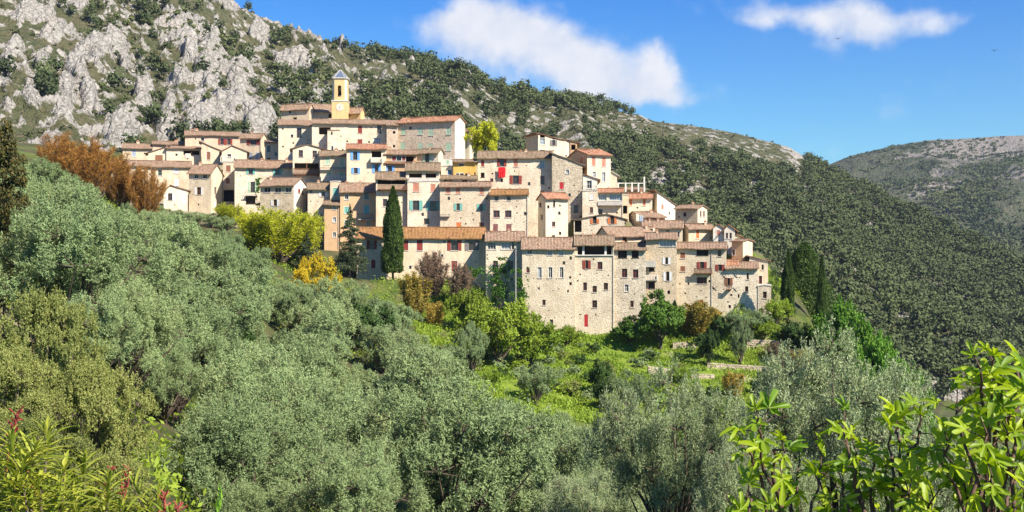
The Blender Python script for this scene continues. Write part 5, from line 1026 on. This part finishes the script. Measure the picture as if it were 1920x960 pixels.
def merged(name, Pts, scale, protos, mat, seed, kind='stuff', label=None, cat=None, lsz=(.42, .3), tilt=1.0, hs=1.0):
    """many small crowns as one object"""
    r = nr_(seed); VP, VD, VL, VT, VN = [], [], [], [], []
    pick = r.randint(0, len(protos), len(Pts)); sc_ = r.uniform(scale[0], scale[1], len(Pts)); tn = np.clip((fbm(Pts[:, 0]*.012, Pts[:, 1]*.012, 0, 4, seed+300)-.5)*2.4+.42+(r.rand(len(Pts))-.5)*.55, 0, 1); sc_ = scale[0]+(sc_-scale[0])*r.rand(len(Pts))**.5
    for k, (P, D) in enumerate(protos):
        I = np.nonzero(pick == k)[0]
        a = r.rand(len(I))*6.283; ca, sa = np.cos(a)[:, None], np.sin(a)[:, None]
        X = P[None, :, 0]*ca-P[None, :, 1]*sa; Y = P[None, :, 0]*sa+P[None, :, 1]*ca; Z = np.broadcast_to(P[None, :, 2]*hs, X.shape)
        Q = np.stack([X, Y, Z], -1)*sc_[I, None, None]+Pts[I][:, None, :]
        VP.append(Q.reshape(-1, 3)); VN.append((Q-Pts[I][:, None, :]-np.array([0, 0, .6])*sc_[I, None, None]).reshape(-1, 3)); VD.append(np.broadcast_to(D[None], Q.shape).reshape(-1, 3)); VL.append(np.repeat(sc_[I], P.shape[0])); VT.append((np.repeat(tn[I], P.shape[0])*.78+r.rand(len(I)*P.shape[0])*.22))
    P = np.concatenate(VP); D = np.concatenate(VD)+rnd_dir(r, len(P))*.3; L_ = np.concatenate(VL); n = len(P)
    o = link(name, leaves(name, M[mat], P, D, L_*lsz[0]*r.uniform(.7, 1.3, n), L_*lsz[1]*r.uniform(.7, 1.3, n), np.concatenate(VT), r, np.concatenate(VN), 1.1)); tag(o, label, cat, None, kind); return o
T = sample_mount(150000, dens, 101); rs.shuffle(T)
cell = {}; keep = []
for i, p in enumerate(T):
    c_ = (int(p[0]//4.4), int(p[1]//4.4))
    if c_ in cell: continue
    cell[c_] = 1; keep.append(i)
T = T[keep]; print('pines', len(T))
pp = pine_protos('pine_leaf', [201, 202, 203, 204])
pw = CX+F*T[:, 0]/T[:, 1]; order = np.argsort(T[:, 1]+(np.abs(pw-960) > 1000)*9999)
near, rest = T[order[:290]], T[order[290:]]
for p in near:
    px = CX+F*p[0]/p[1]; py = CY-F*p[2]/p[1]; o = copy_tree(pp[rng.randrange(4)][0]); s_ = rng.uniform(2.8, 5.4); o.location = tuple(p-np.array([0, 0, .6])); o.scale = (s_, s_, s_*rng.uniform(.95, 1.25)); o.rotation_euler.z = rng.uniform(0, 6.28)
    w_ = 'among the rocks at the left' if px < 600 else ('on the mountainside above the village' if px < 1250 else ('on the forested slope right of the village' if py < 520 else 'low on the slope beyond the village end'))
    ROWS.append((o, 'dark pine', w_, 'pine tree', 'pines', px, py))
bare_p = [(P, D) for _, P, D in pp]
thin = [(P[:170], D[:170]) for P, D in bare_p]
merged('pine_forest', rest-np.array([0, 0, .6]), (2.8, 6.2), thin, 'farpine_leaf', 5, label='dark pine forest covering the mountainside', cat='forest', lsz=(.31, .23))
# scrub on the mountain and woods of the far hill
def sdens(px, py, ro, n): return (1-.8*sstep(.15, .6, ro))*(.3+1.0*sstep(.35, .6, n))*np.where(px < 1000, 1.0, .6)
S_ = sample_mount(26000, sdens, 303); print('scrub', len(S_))
rr = nr_(9); bp_ = []
for k in range(4): P = rnd_dir(rr, 26)*rr.rand(26, 1)**.4*np.array([1, 1, .7])+np.array([0, 0, .45]); bp_.append((P, rnd_dir(rr, 26)))
merged('mountain_scrub', S_, (.7, 1.9), bp_, 'scrub_leaf', 6, label='low scrub growing over the mountainside', cat='scrub', lsz=(.75, .55))
def ldens(px, py, ro, n): return np.where(px < 640, 1.0, 0.0)*(1-.75*sstep(.3, .8, ro))*sstep(.50, .56, n)*np.where(py > 40, 1, .3)
B_ = sample_mount(30000, ldens, 404); cell = {}; kp = []
for i, p in enumerate(B_):
    c_ = (int(p[0]//2.2), int(p[1]//2.2))
    if c_ in cell: continue
    cell[c_] = 1; kp.append(i)
B_ = B_[kp]; print('bushes', len(B_)); B_ = B_[np.argsort(B_[:, 1])]
eb = pine_protos('evergreen_leaf', [211, 212, 213], 280, 'evergreen_bush')
for p in B_[:290]:
    px = CX+F*p[0]/p[1]; py = CY-F*p[2]/p[1]; o = copy_tree(eb[rng.randrange(3)][0]); s_ = rng.uniform(1.0, 2.3); o.location = tuple(p-np.array([0, 0, s_*.75])); o.scale = (s_, s_, s_*.85); o.rotation_euler.z = rng.uniform(0, 6.28)
    w_ = 'at the left edge of the photo' if px < 130 else ('above the russet thicket' if px < 300 else ('above the left houses' if px < 520 else 'beside the church'))
    ROWS.append((o, 'evergreen bush', w_, 'bush', 'evergreen bushes among the rocks', px, py))
merged('hillside_bushes', B_[290:]-np.array([0, 0, 1.2]), (1.5, 3.0), [(P[::2], D[::2]) for _, P, D in eb], 'evergreen_leaf', 8, label='dark evergreen bushes covering the rocky hillside', cat='bushes', lsz=(.55, .42))
fr_ = nr_(12); i = fr_.randint(2, FXX.shape[0]-6, 160000); j = fr_.randint(0, FXX.shape[1]-1, 160000); P = np.stack([FXX[i, j], FYY[i, j], FZZ[i, j]], 1); px = CX+F*P[:, 0]/P[:, 1]; py = CY-F*P[:, 2]/P[:, 1]
_, fa = farhill(P[:, 0], P[:, 1]); n = fbm(P[:, 0]*.012, P[:, 1]*.012, 0, 4, 99)
kp = (px > 1480) & (px < 2010) & (py < 560) & (fr_.rand(160000) < (.10+1.0*sstep(.40, .6, n))*(1-.55*sstep(.3, .7, fa['rock']))*(.35+.65*sstep(300, 420, py)))
print('far', kp.sum()); merged('far_woods', P[kp], (2.0, 5.0), [(P_[:14], D_[:14]) for P_, D_ in bp_], 'farpine_leaf', 10, label='scattered dark woods on the far hill', cat='woods', lsz=(.8, .6))

# ------------------------------------------------------------------ terraces, grass tufts, pole, cloth, birds
def stone_wall(px0, top0, px1, top1, Y0, Y1, hpx, label):
    """dry stone wall of uneven courses, following the slope"""
    a = np.array(PT(px0, top0, Y0)); b = np.array(PT(px1, top1, Y1)); root = empty('stone_wall', tuple(a), label=label, cat='wall'); L_ = np.linalg.norm((b-a)[:2]); d = (b-a)/L_; nrm = np.array([-d[1], d[0], 0]); h_ = hpx/F*(Y0+Y1)/2
    r = random.Random(int(px0*7+top0)); s = MB(); z = -h_-1.0
    while z < 0:
        ch_ = r.uniform(.22, .36); x = 0
        while x < L_:
            l_ = min(r.uniform(.3, .8), L_-x); f_ = r.uniform(0, .09); t0 = min(ch_, -z)-.02
            if t0 > .05:
                i = len(s.v)
                for zz in (z, z+t0*r.uniform(.9, 1.0)):
                    for nn in (f_, .62+f_):
                        for xx in (x+.015, x+l_-.015): p = d*xx+nrm*nn; s.v.append((p[0], p[1], d[2]*xx+zz+r.uniform(-.03, .03)))
                for f in ((0,2,3,1),(4,5,7,6),(0,1,5,4),(2,6,7,3),(0,4,6,2),(1,3,7,5)): s.f.append(tuple(i+k for k in f))
            x += l_
        z += ch_
    s.build('masonry', M['greystone'], root); return root
def on_ground(px, py, y0=140.0, y1=215.0):
    """distance at which the ground is seen at this pixel"""
    Ys = np.linspace(y0, y1, 300); Z = ground((px-CX)/F*Ys, Ys); v_ = CY-F*Z/Ys; k_ = np.argmin(np.abs(v_-py)); return float(Ys[k_])
for a0, b0, a1, b1, hp, lb in ((1262, 660, 1334, 652, 24, 'pale dry stone terrace wall behind the leafy dark bush'), (1400, 656, 1486, 660, 30, 'tall stone terrace wall under the right end of the village'), (1326, 692, 1446, 700, 17, 'low stone wall along the grass terrace'), (1216, 700, 1260, 706, 20, 'short broken stone wall at the left end of the terraces'), (1296, 712, 1340, 714, 16, 'stone block wall stub on the grass below the low terrace wall'), (1496, 640, 1536, 646, 20, 'small stone wall under the big pine')):
    ya, yb_ = on_ground(a0, b0), on_ground(a1, b1); ym = (ya+yb_)/2; stone_wall(a0, b0-hp*.7, a1, b1-hp*.7, ym, ym+.5, hp*.7, lb)
mini = [tree_proto('small_bush', 90+i, mm, 1.2, 1.6, 6, 7, 1500, .16, .09, .05, lobe_r=.4) for i, mm in enumerate(('spring_leaf', 'bright_leaf', 'dark_leaf', 'gold_leaf', 'olive_leaf', 'shrub_leaf'))]
mr = random.Random(21); cnt = 0; spots_ = []
MN = ('yellow green bush', 'fresh green bush', 'dark green bush', 'tawny bush', 'grey bush', 'pale green bush')
while cnt < 90:
    px = mr.uniform(850, 1560); Y = mr.uniform(146, 199); X = (px-CX)/F*Y; z = gz(X, Y); py = CY-F*z/Y
    if py < 610 or py > 770 or any(abs(px-a) < 15 and abs(py-b) < 7 for a, b in spots_): continue
    if 1040 < px < 1240 and py < 640: continue
    spots_.append((px, py)); k = mr.choice((0, 0, 1, 2, 2, 4, 4, 5, 5)); o = copy_tree(mini[k]); s_ = mr.uniform(.5, 1.35); o.location = (X, Y, z-.1); o.scale = (s_*1.2, s_*1.2, s_); o.rotation_euler.z = mr.uniform(0, 6.28); ROWS.append((o, MN[k], 'on the grassy slope', 'bush', 'small bushes', px, py)); cnt += 1
rs = nr_(55); n = 60000; px = rs.uniform(780, 1470, n); Y = rs.uniform(138, 206, n); X = (px-CX)/F*Y; Z = ground(X, Y); nn = fbm(X*.3, Y*.3, 0, 4, 66)
k = rs.rand(n) < sstep(.35, .6, nn); P = np.stack([X, Y, Z+.1], 1)[k]; n = len(P); reps = 5
P = np.repeat(P, reps, 0)+rs.normal(size=(n*reps, 3))*[.35, .35, .1]; D = rs.normal(size=(n*reps, 3))*.5+[0, 0, .8]
tg = link('grass', leaves('grass', M['grass_blade'], P, D, np.repeat(.2+.9*fbm(X[k]*.5, Y[k]*.5, 0, 3, 68)**2*1.6, reps)*rs.uniform(.6, 1.3, n*reps), rs.uniform(.1, .25, n*reps), np.repeat(nn[k], reps)*.8+rs.rand(n*reps)*.3, rs)); tg['kind'] = 'stuff'; tg['label'] = 'bright spring grass and herbs on the slope below the village walls'; tg['category'] = 'grass'
# undergrowth between the olive trees
n = 26000; Y = np.sqrt(rs.uniform(12**2, 200**2, n)); px = rs.uniform(-200, 2100, n); X = (px-CX)/F*Y; Z = ground(X, Y); nn = fbm(X*.12, Y*.12, 0, 4, 67); k = (rs.rand(n) < sstep(.3, .6, nn)); P = np.stack([X, Y, Z+.25], 1)[k]; n = len(P); reps = 9; sc_ = rs.uniform(.4, 1.3, n)
P = np.repeat(P, reps, 0)+rs.normal(size=(n*reps, 3))*np.repeat(sc_, reps)[:, None]*[.5, .5, .3]; D = rnd_dir(rs, n*reps)+[0, 0, .5]
ug = link('undergrowth', leaves('undergrowth', M['spring_leaf'], P, D, np.repeat(sc_, reps)*.35, np.repeat(sc_, reps)*.16, rs.rand(n*reps), rs)); tag(ug, 'green undergrowth on the ground between the trees', 'undergrowth', None, 'stuff')
# ivy on walls
def ivy(px0, px1, y0, y1, Y, label, seed, n=5000):
    r = nr_(seed); root = empty('ivy', PT((px0+px1)/2, y1, Y), label=label, cat='ivy'); px = r.normal((px0+px1)/2, (px1-px0)/4, n); py = y1-(y1-y0)*r.rand(n)**1.2
    w_ = (fbm(px*.12, py*.12, 0, 3, seed) > .42+.12*(y1-py)/(y1-y0)); px, py = px[w_], py[w_]; n = len(px); X = (px-CX)/F*Y; P = np.stack([X, np.full(n, Y)-r.rand(n)*.6, (CY-py)/F*Y], 1)-np.array(root.location)
    link('foliage', leaves('foliage', M['ivy_leaf'], P, rnd_dir(r, n)+[0, -.3, -.3], .28, .2, r.rand(n), r), root)
    V, Fc = [], []; 
    for i in range(5): tube(V, Fc, [((px0+px1)/2/F*0+r.normal()*.3, -.1, -1), (r.normal()*.8, -.12, (y1-y0)/F*Y*.5), (r.normal()*1.2, -.12, (y1-y0)/F*Y*.8)], [.05, .03, .015], 4)
    link('stem', npmesh('stem', V, Fc, M['bark']), root)
ivy(915, 955, 482, 590, 193.2, 'bright green ivy climbing between the dark windows of the house under the orange roof end', 71)
ivy(960, 988, 500, 592, 189.2, 'green ivy hanging down the corner of the tall plain wall', 72, 6000)
ivy(480, 492, 334, 385, 221.5, 'green creeper on the corner left of the row of three windows', 73, 1600)
ivy(870, 905, 500, 580, 190, 'yellow green ivy thicket left of the climbing ivy', 74, 4000)
x, y, z0 = PT(967, 592, 186.5); root = empty('utility_pole', (x, y, z0), label='thin pale grey pole rising in front of the ivy covered wall corner', cat='pole')
s = MB(); s.cyl((0, 0, -1.5), (0, 0, (592-463)/F*186.5), .11, .08, 8); s.build('pole', M['pipe'], root)
s = MB(); s.box(-.5, -.05, 9.6, .5, .05, 9.72); s.cyl((-.42, 0, 9.72), (-.42, 0, 9.95), .05, .04, 6); s.cyl((.42, 0, 9.72), (.42, 0, 9.95), .05, .04, 6); s.build('crossarm', M['iron'], root)
# red cloth hanging from the window
cl = PT(941, 314, 213.6); W_, H_ = 13/F*213, 19/F*213; V = []; nx, nz = 16, 14
for kz_ in range(nz):
    for kx_ in range(nx):
        f_ = kz_/(nz-1); g_ = kx_/(nx-1)-.5; V.append((g_*W_*(1+.06*math.sin(f_*5)), -.12-.08*math.sin(kx_*1.3)*f_-.05*math.sin(kz_*.9+kx_*.4), -f_*H_*(1+.05*math.sin(kx_*.8))))
me = npmesh('red_cloth', V, [(k*nx+j, k*nx+j+1, (k+1)*nx+j+1, (k+1)*nx+j) for k in range(nz-1) for j in range(nx-1)], M['cloth'], smooth=True); o = link('red_cloth', me); o.location = cl; tag(o, 'bright red cloth hanging down from the maroon shuttered window', 'cloth')
md = o.modifiers.new('thickness', 'SOLIDIFY'); md.thickness = .03
# laundry on the terrace of the brown house
for i, (px_, py_, w_, h_, mm, lb) in enumerate([(1195, 402, 6, 14, 'white', 'white sheet hanging left in the laundry on the brown house'), (1202, 404, 7, 12, 'sh_q', 'pale blue sheet hanging right in the laundry on the brown house'), (352, 288, 11, 9, 'white', 'white sheet hanging in the roofed loggia of the left group')]):
    Yl = 208 if px_ > 1000 else 250.5; c0 = PT(px_, py_, Yl); ww, hh = w_/F*Yl/2, h_/F*Yl; V = [((j/7-.5)*2*ww, .06*math.sin(j*1.5+k), -k/7*hh) for k in range(8) for j in range(8)]
    o = link('bed_sheet', npmesh('bed_sheet', V, [(k*8+j, k*8+j+1, (k+1)*8+j+1, (k+1)*8+j) for k in range(7) for j in range(7)], M[mm], smooth=True)); o.location = c0; tag(o, lb, 'sheet', 'hanging laundry'); md = o.modifiers.new('thickness', 'SOLIDIFY'); md.thickness = .03
# pergola on the terrace roof
root = empty('pergola', PT(1185, 357, 225), label='white pergola of six posts on the terrace at the top right of the village', cat='pergola')
for i, px_ in enumerate((1159, 1173, 1185, 1197, 1208, 1157)):
    x, y, z = PT(px_, 357, 225); s = MB(); hh = 1.5 if px_ != 1208 else 2.6; yo = 0 if i < 5 else 2.5; s.box(x-root.location[0]-.14, yo-.14, -.3, x-root.location[0]+.14, yo+.14, hh); s.build('post', M['trim'], root)
s = MB(); s.box(-2.6, -.06, 1.3, 2.4, .06, 1.45); s.build('beam', M['trim'], root)
# two birds
for (px_, py_, Yb, lb) in ((1571, 73, 150, 'small dark bird gliding under the right cloud'), (1864, 95, 140, 'small dark bird near the right edge of the sky')):
    root = empty('bird', PT(px_, py_, Yb), rng.uniform(-.5, .5), label=lb, cat='bird', group='birds in the sky'); s = MB()
    root.scale = (1.15, 1.15, 1.15)
    for a_, b_, r0, r1 in ((-.2, -.1, .015, .05), (-.1, .05, .05, .055), (.05, .16, .055, .03), (.16, .22, .03, .005)): s.cyl((0, a_, 0), (0, b_, 0), r0, r1, 8)
    s.build('body', M['iron'], root, True)
    for sg in (-1, 1):
        s = MB(); pts_ = [(0, .06, .01), (sg*.22, .1, .1), (sg*.46, -.02, .04), (sg*.22, -.04, .09), (0, -.06, .01)]; s.quad(pts_); s.quad([(p[0], p[1], p[2]+.012) for p in pts_][::-1]); s.build('wing', M['iron'], root)
    s = MB(); s.quad([(0, -.16, 0), (.07, -.32, 0), (-.07, -.32, 0)]); s.quad([(0, -.16, .01), (-.07, -.32, .01), (.07, -.32, .01)]); s.build('tail', M['iron'], root)

# ------------------------------------------------------------------ fig tree and oleander in the foreground
m, q = newmat('fig_leaf'); t = attr(q, 'tone'); g = q.n('ShaderNodeTexCoord').outputs['Object']
col = q.mix(t, (0.14, 0.27, 0.012), (0.46, 0.57, 0.02)); col = q.mix(q.math('MULTIPLY', attr(q, 'vein'), .5), col, (0.45, 0.50, 0.12))
p = q.n('ShaderNodeBsdfPrincipled', {'Base Color': col, 'Roughness': .42, 'Specular IOR Level': .35, 'Normal': q.n('ShaderNodeBump', {'Height': q.noise(g, 60.0), 'Strength': .25, 'Distance': .004}).outputs[0]})
tr = q.n('ShaderNodeBsdfTranslucent', {'Color': q.mix(1.0, col, (1.0, 1.0, .3), 'MULTIPLY')}); ms = q.n('ShaderNodeMixShader', {0: .5, 1: p.outputs[0], 2: tr.outputs[0]}); q.n('ShaderNodeOutputMaterial', {0: ms.outputs[0]}); M['fig_leaf'] = m
M['fig_bark'] = flat_mat('fig_bark', (0.14, 0.085, 0.06), .8, .4, .2, 12.0)
def fig_leaf_shape(rs):
    """outline of a lobed leaf, length 1 along +Y, as fan triangles with folded lobes"""
    k5 = rs.rand() < .8; angs = [-1.75, -.82, 0, .82, 1.75] if k5 else [-.9, 0, .9]; lens = [.5, .84, 1.0, .84, .5] if k5 else [.75, 1, .75]
    # outline in polar form: lobes with rounded tips joined by a palm
    V, Fc, vn = [(0, 0, 0)], [], [1.0]; ths = np.linspace(-2.5, 2.5, 61); rr_ = np.full(61, .30)
    for a, l in zip(angs, lens):
        a += rs.normal()*.05; l *= rs.uniform(.92, 1.06); dl = np.abs(ths-a); wd = .30 if k5 else .4
        rr_ = np.maximum(rr_, l*np.clip(1-(dl/wd)**2.6, 0, 1)**.5*(1-.12*dl/wd))
    rr_ *= sstep(0, .25, 2.5-np.abs(ths))*.75+.25
    for ring_, fq in enumerate((.34, .67, 1.0)):
        for th_, r_ in zip(ths, rr_):
            near_ = min(abs(th_-a) for a in angs); x_, y_ = math.sin(th_)*r_*fq, math.cos(th_)*r_*fq; V.append((x_, y_, -.22*(r_*fq)**2+.10*min(near_, .35)/.35*fq)); vn.append(1.0 if near_ < .05 else 0.0)
    n_ = 61
    for i in range(n_-1):
        if i % 2 == 0: Fc.append((0, 1+i, 2+i, 3+i))
        for k_ in (0, 1): b = 1+k_*n_+i; Fc.append((b, b+n_, b+n_+1, b+1))
    return np.array(V), np.array(Fc), np.array(vn)
def fig(label, base, tips, seed, Yr):
    r = nr_(seed); root = empty('fig_tree', base, label=label, cat='fig tree', group='fig branches in the foreground'); V, Fc = [], []; LV, LF, LT, LN = [], [], [], []; nb = 0; B0 = np.zeros(3)
    for (px, py, Y, sz, path) in tips:
        tip = np.array(PT(px, py, Y))-np.array(base); pl = [B0+r.normal(size=3)*[.12, .12, 0]]+[np.array(PT(a, b, c))-np.array(base) for a, b, c in path]+[tip]
        # smooth the branch
        pl = np.array(pl); tt_ = np.linspace(0, len(pl)-1, 5*(len(pl)-1)+1); cur = np.stack([np.interp(tt_, range(len(pl)), pl[:, k]) for k in range(3)], 1)
        for _ in range(3): cur[1:-1] = (cur[:-2]+cur[1:-1]*2+cur[2:])/4
        cur[1:-1] += r.normal(size=cur[1:-1].shape)*.012
        tube(V, Fc, cur, np.linspace(.012, .0055, len(cur)), 7); ax = unit(cur[-1]-cur[-3])
        nl = r.randint(5, 8)
        for i in range(nl):
            a = i*2.4+r.rand()*.6; up_ = r.uniform(-.15, .75) if i > 1 else 1.1; side = np.cross(ax, [math.cos(a), math.sin(a), .1]); side = unit(side); dr_ = unit(side+ax*up_); at_ = cur[-1]-ax*(.22*i/nl)
            pet = at_+dr_*r.uniform(.05, .11); tube(V, Fc, [at_, pet], [.004, .003], 4)
            v, f, vn = fig_leaf_shape(r); L_ = sz*r.uniform(.6, 1.1)*(.72 if i < 2 else 1); nrm = unit(np.cross(np.cross(dr_, np.array([0, -.35, 1.0])+r.normal(size=3)*.35), dr_)); x_ = np.cross(dr_, nrm)
            fold_ = r.uniform(.6, 2.2); w3 = v[:, 0:1]*x_*L_+v[:, 1:2]*dr_*L_+(v[:, 2:3]*fold_)*nrm*L_+pet
            LV.append(w3); LF.append(f+nb); nb += len(v); LT.append(np.full(len(v), r.rand())); LN.append(vn)
    link('branches', npmesh('branches', V, Fc, M['fig_bark'], smooth=True), root)
    me = npmesh('leaves', np.concatenate(LV), np.concatenate(LF), M['fig_leaf'], {'tone': np.concatenate(LT), 'vein': np.concatenate(LN)}, True); link('leaves', me, root); return root
fr = random.Random(4)
def mk(lst, Y): return [(a, b+22, Y+fr.uniform(-.5, .5), fr.uniform(.12, .16), [(c, d, Y)]) for a, b, c, d in lst]
fig('fig tree branch reaching furthest left with bright yellow green leaves', PT(1490, 1150, 6.2), mk([(1422,762,1424,860), (1398,822,1420,880), (1470,822,1440,870)], 6.0)+mk([(1404,900,1405,960), (1500,842,1480,960), (1476,905,1484,980)], 6.4)+mk([(1455,955,1460,1000), (1375,968,1400,1010), (1540,850,1520,960)], 6.2), 1, 6)
fig('fig tree with clustered bright leaves in the middle of the right foreground', PT(1690, 1180, 6.0), mk([(1582,772,1600,880), (1606,828,1600,920), (1560,935,1590,1000), (1690,768,1680,860), (1672,790,1670,880), (1728,764,1712,860), (1640,842,1630,930), (1720,862,1720,940), (1640,930,1650,1000), (1690,885,1690,950), (1735,955,1740,1010), (1580,885,1590,950), (1660,865,1660,930), (1750,912,1740,990), (1610,900,1620,980), (1705,905,1710,970)], 6.2), 2, 6)
fig('tall fig tree rising at the right edge with the highest bright leaves', PT(1850, 1180, 5.6), mk([(1838,668,1850,800), (1862,655,1858,780), (1795,730,1805,850), (1880,712,1870,820), (1905,665,1900,800), (1870,745,1875,850), (1775,800,1790,900), (1820,862,1830,950), (1860,870,1862,960), (1800,900,1810,980), (1880,930,1880,1000), (1925,905,1920,980), (1930,700,1925,800), (1830,940,1840,1000), (1905,850,1900,920), (1850,790,1852,880), (1800,845,1805,920), (1890,790,1888,880), (1855,910,1860,970)], 5.8), 3, 6)
# oleander
leaf_mat('oleander_leaf', (0.20,0.27,0.03), (0.45,0.46,0.07), None, .35, .4); leaf_mat('flower_stalk', (0.22,0.03,0.03), (0.42,0.10,0.08), None, .2, .7)
def lance(r, at_, d, L_, w_, nv):
    """long folded leaf that arches down"""
    V, Fc = [], []; x_ = unit(np.cross(d, [0, 0, 1.0])+1e-6); n_ = np.cross(x_, d)
    for i, (f_, ww) in enumerate(((0, .15), (.2, .75), (.45, 1), (.7, .8), (.88, .4), (1, .02))):
        c_ = at_+d*L_*f_+np.array([0, 0, -1])*L_*.35*f_**2
        for sd_ in (-1, 0, 1): V.append(c_+x_*sd_*w_*ww*.5+n_*abs(sd_)*.25*w_*ww)
    for i in range(5):
        for j in (0, 1): Fc.append((nv+i*3+j, nv+i*3+j+1, nv+i*3+3+j+1, nv+i*3+3+j))
    return V, Fc
def oleander(label, base, tips, stalks, seed):
    r = nr_(seed); root = empty('oleander_bush', base, label=label, cat='oleander', group='oleanders in the left foreground'); V, Fc = [], []; LV, LF, LT = [], [], []; b0 = np.array(base); nv = 0
    for (px, py, Y) in tips:
        tip = np.array(PT(px, py, Y))-b0; st = r.normal(size=3)*[.15, .1, 0]; cur = wob_line(r, st, tip, 7, .02); cur[1:-1, 2] += 0; tube(V, Fc, cur, np.linspace(.011, .004, 7), 6); ax = unit(cur[-1]-cur[-2])
        for w_ in range(10):
            f_ = w_/10; at_ = cur[-1]-ax*f_*.42 if f_ < .8 else cur[-2]; at_ = cur[-1]+(cur[-2]-cur[-1])*f_*1.0
            for k in range(3):
                a = k*2.094+w_*1.05+r.rand()*.5; sd_ = unit(np.cross(ax, [math.cos(a), math.sin(a), .2])); d = unit(sd_*(.55+.8*f_)+ax*(1.0-.5*f_)); vv, ff = lance(r, at_, d, r.uniform(.11, .165)*(.6+.7*min(1, f_*3)), r.uniform(.013, .018), nv); LV += vv; LF += ff; nv += len(vv); LT += [r.rand()]*len(vv)
    link('stems', npmesh('stems', V, Fc, M['bark'], smooth=True), root); link('leaves', npmesh('leaves', LV, LF, M['oleander_leaf'], {'tone': np.array(LT)}, True), root)
    for (px, py, Y) in stalks:
        V, Fc = [], []; top = np.array(PT(px, py, Y))-b0; bt = top-np.array([r.normal()*.03, 0, .26]); tube(V, Fc, wob_line(r, bt, top, 4, .006), [.004, .0035, .003, .002], 5)
        for k in range(26): a_ = bt+(top-bt)*r.uniform(.45, 1); e_ = a_+unit(r.normal(size=3)*[1, 1, .4]+[0, 0, .8])*r.uniform(.015, .045); tube(V, Fc, [a_, e_], [.0018, .0045], 4)
        link('flower_stalk', npmesh('flower_stalk', V, Fc, M['flower_stalk'], {'tone': np.full(len(V), r.rand())}), root)
orr = random.Random(8)
def T3(l, Y): return [(a, b, Y+orr.uniform(-.3, .3)) for a, b in l]
oleander('oleander bush in the lower left corner with long lance leaves and the tallest red stalk', PT(60, 1300, 4.4), T3([(20,822),(88,806),(48,862),(5,880),(75,905),(120,880),(30,930),(-20,850),(60,950),(100,940),(0,960),(135,940), (66,842), (110,915), (15,915), (90,965), (42,905), (-10,905)], 4.8), T3([(32,775),(60,880)], 4.9), 1)
oleander('oleander bush with red stalks at the right of the corner one', PT(210, 1330, 4.8), T3([(160,862),(205,900),(170,930),(245,905),(225,950),(280,945),(130,900),(190,960),(320,965),(262,968),(150,965),(295,925)], 5.2), T3([(205,878),(240,872),(310,925),(335,950)], 5.2), 2)
sg_ = tree_proto('leafy_plant', 41, 'bright_leaf', .5, .8, 5, 6, 260, .07, .06, .1, tr=.08)
put(sg_, 395, 940, 90, 6.5, 'small bright green leafy plant at the bottom edge beside the oleander', 'plant', base=1040)

# ------------------------------------------------------------------ labels by row and place within each named patch
NUM = ['first','second','third','fourth','fifth','sixth','seventh','eighth','ninth','tenth','eleventh','twelfth','thirteenth','fourteenth','fifteenth','sixteenth','seventeenth','eighteenth','nineteenth','twentieth']
keys = sorted({(r_[1], r_[2]) for r_ in ROWS})
for ky in keys:
    L_ = sorted([r_ for r_ in ROWS if (r_[1], r_[2]) == ky], key=lambda r_: -r_[6]); m_ = max(4, int(math.ceil(math.sqrt(len(L_)*1.3)))); m_ = max(m_, int(math.ceil(len(L_)/20)))
    for b_ in range(0, len(L_), m_):
        for k_, r_ in enumerate(sorted(L_[b_:b_+m_], key=lambda r_: r_[5])):
            tag(r_[0], '%s %s, %s row up, %s from left' % (r_[1], r_[2], NUM[b_//m_], NUM[k_]), r_[3], r_[4]+' '+r_[2])
# prototypes that were not used as a plant of the scene are removed again
dead = [o.name for o in C.objects if o.parent is None and o.type == 'EMPTY' and 'label' not in o]
dead += [ch.name for nm in dead for ch in bpy.data.objects[nm].children]
for nm in dead: bpy.data.objects.remove(bpy.data.objects[nm])
# ------------------------------------------------------------------ haze
m = bpy.data.materials.new('haze'); m.use_nodes = True; m.node_tree.nodes.clear(); q = NT(m.node_tree)
v = q.n('ShaderNodeVolumePrincipled', {'Color': (0.72, 0.80, 1.0, 1), 'Density': 0.00006, 'Anisotropy': 0.3}); q.n('ShaderNodeOutputMaterial', {1: v.outputs[0]})
s = MB(); s.box(-2600, -60, -420, 2600, 3100, 560); hz_ = s.build('haze', m); hz_['kind'] = 'stuff'; hz_['label'] = 'thin blue haze over the distant hills'
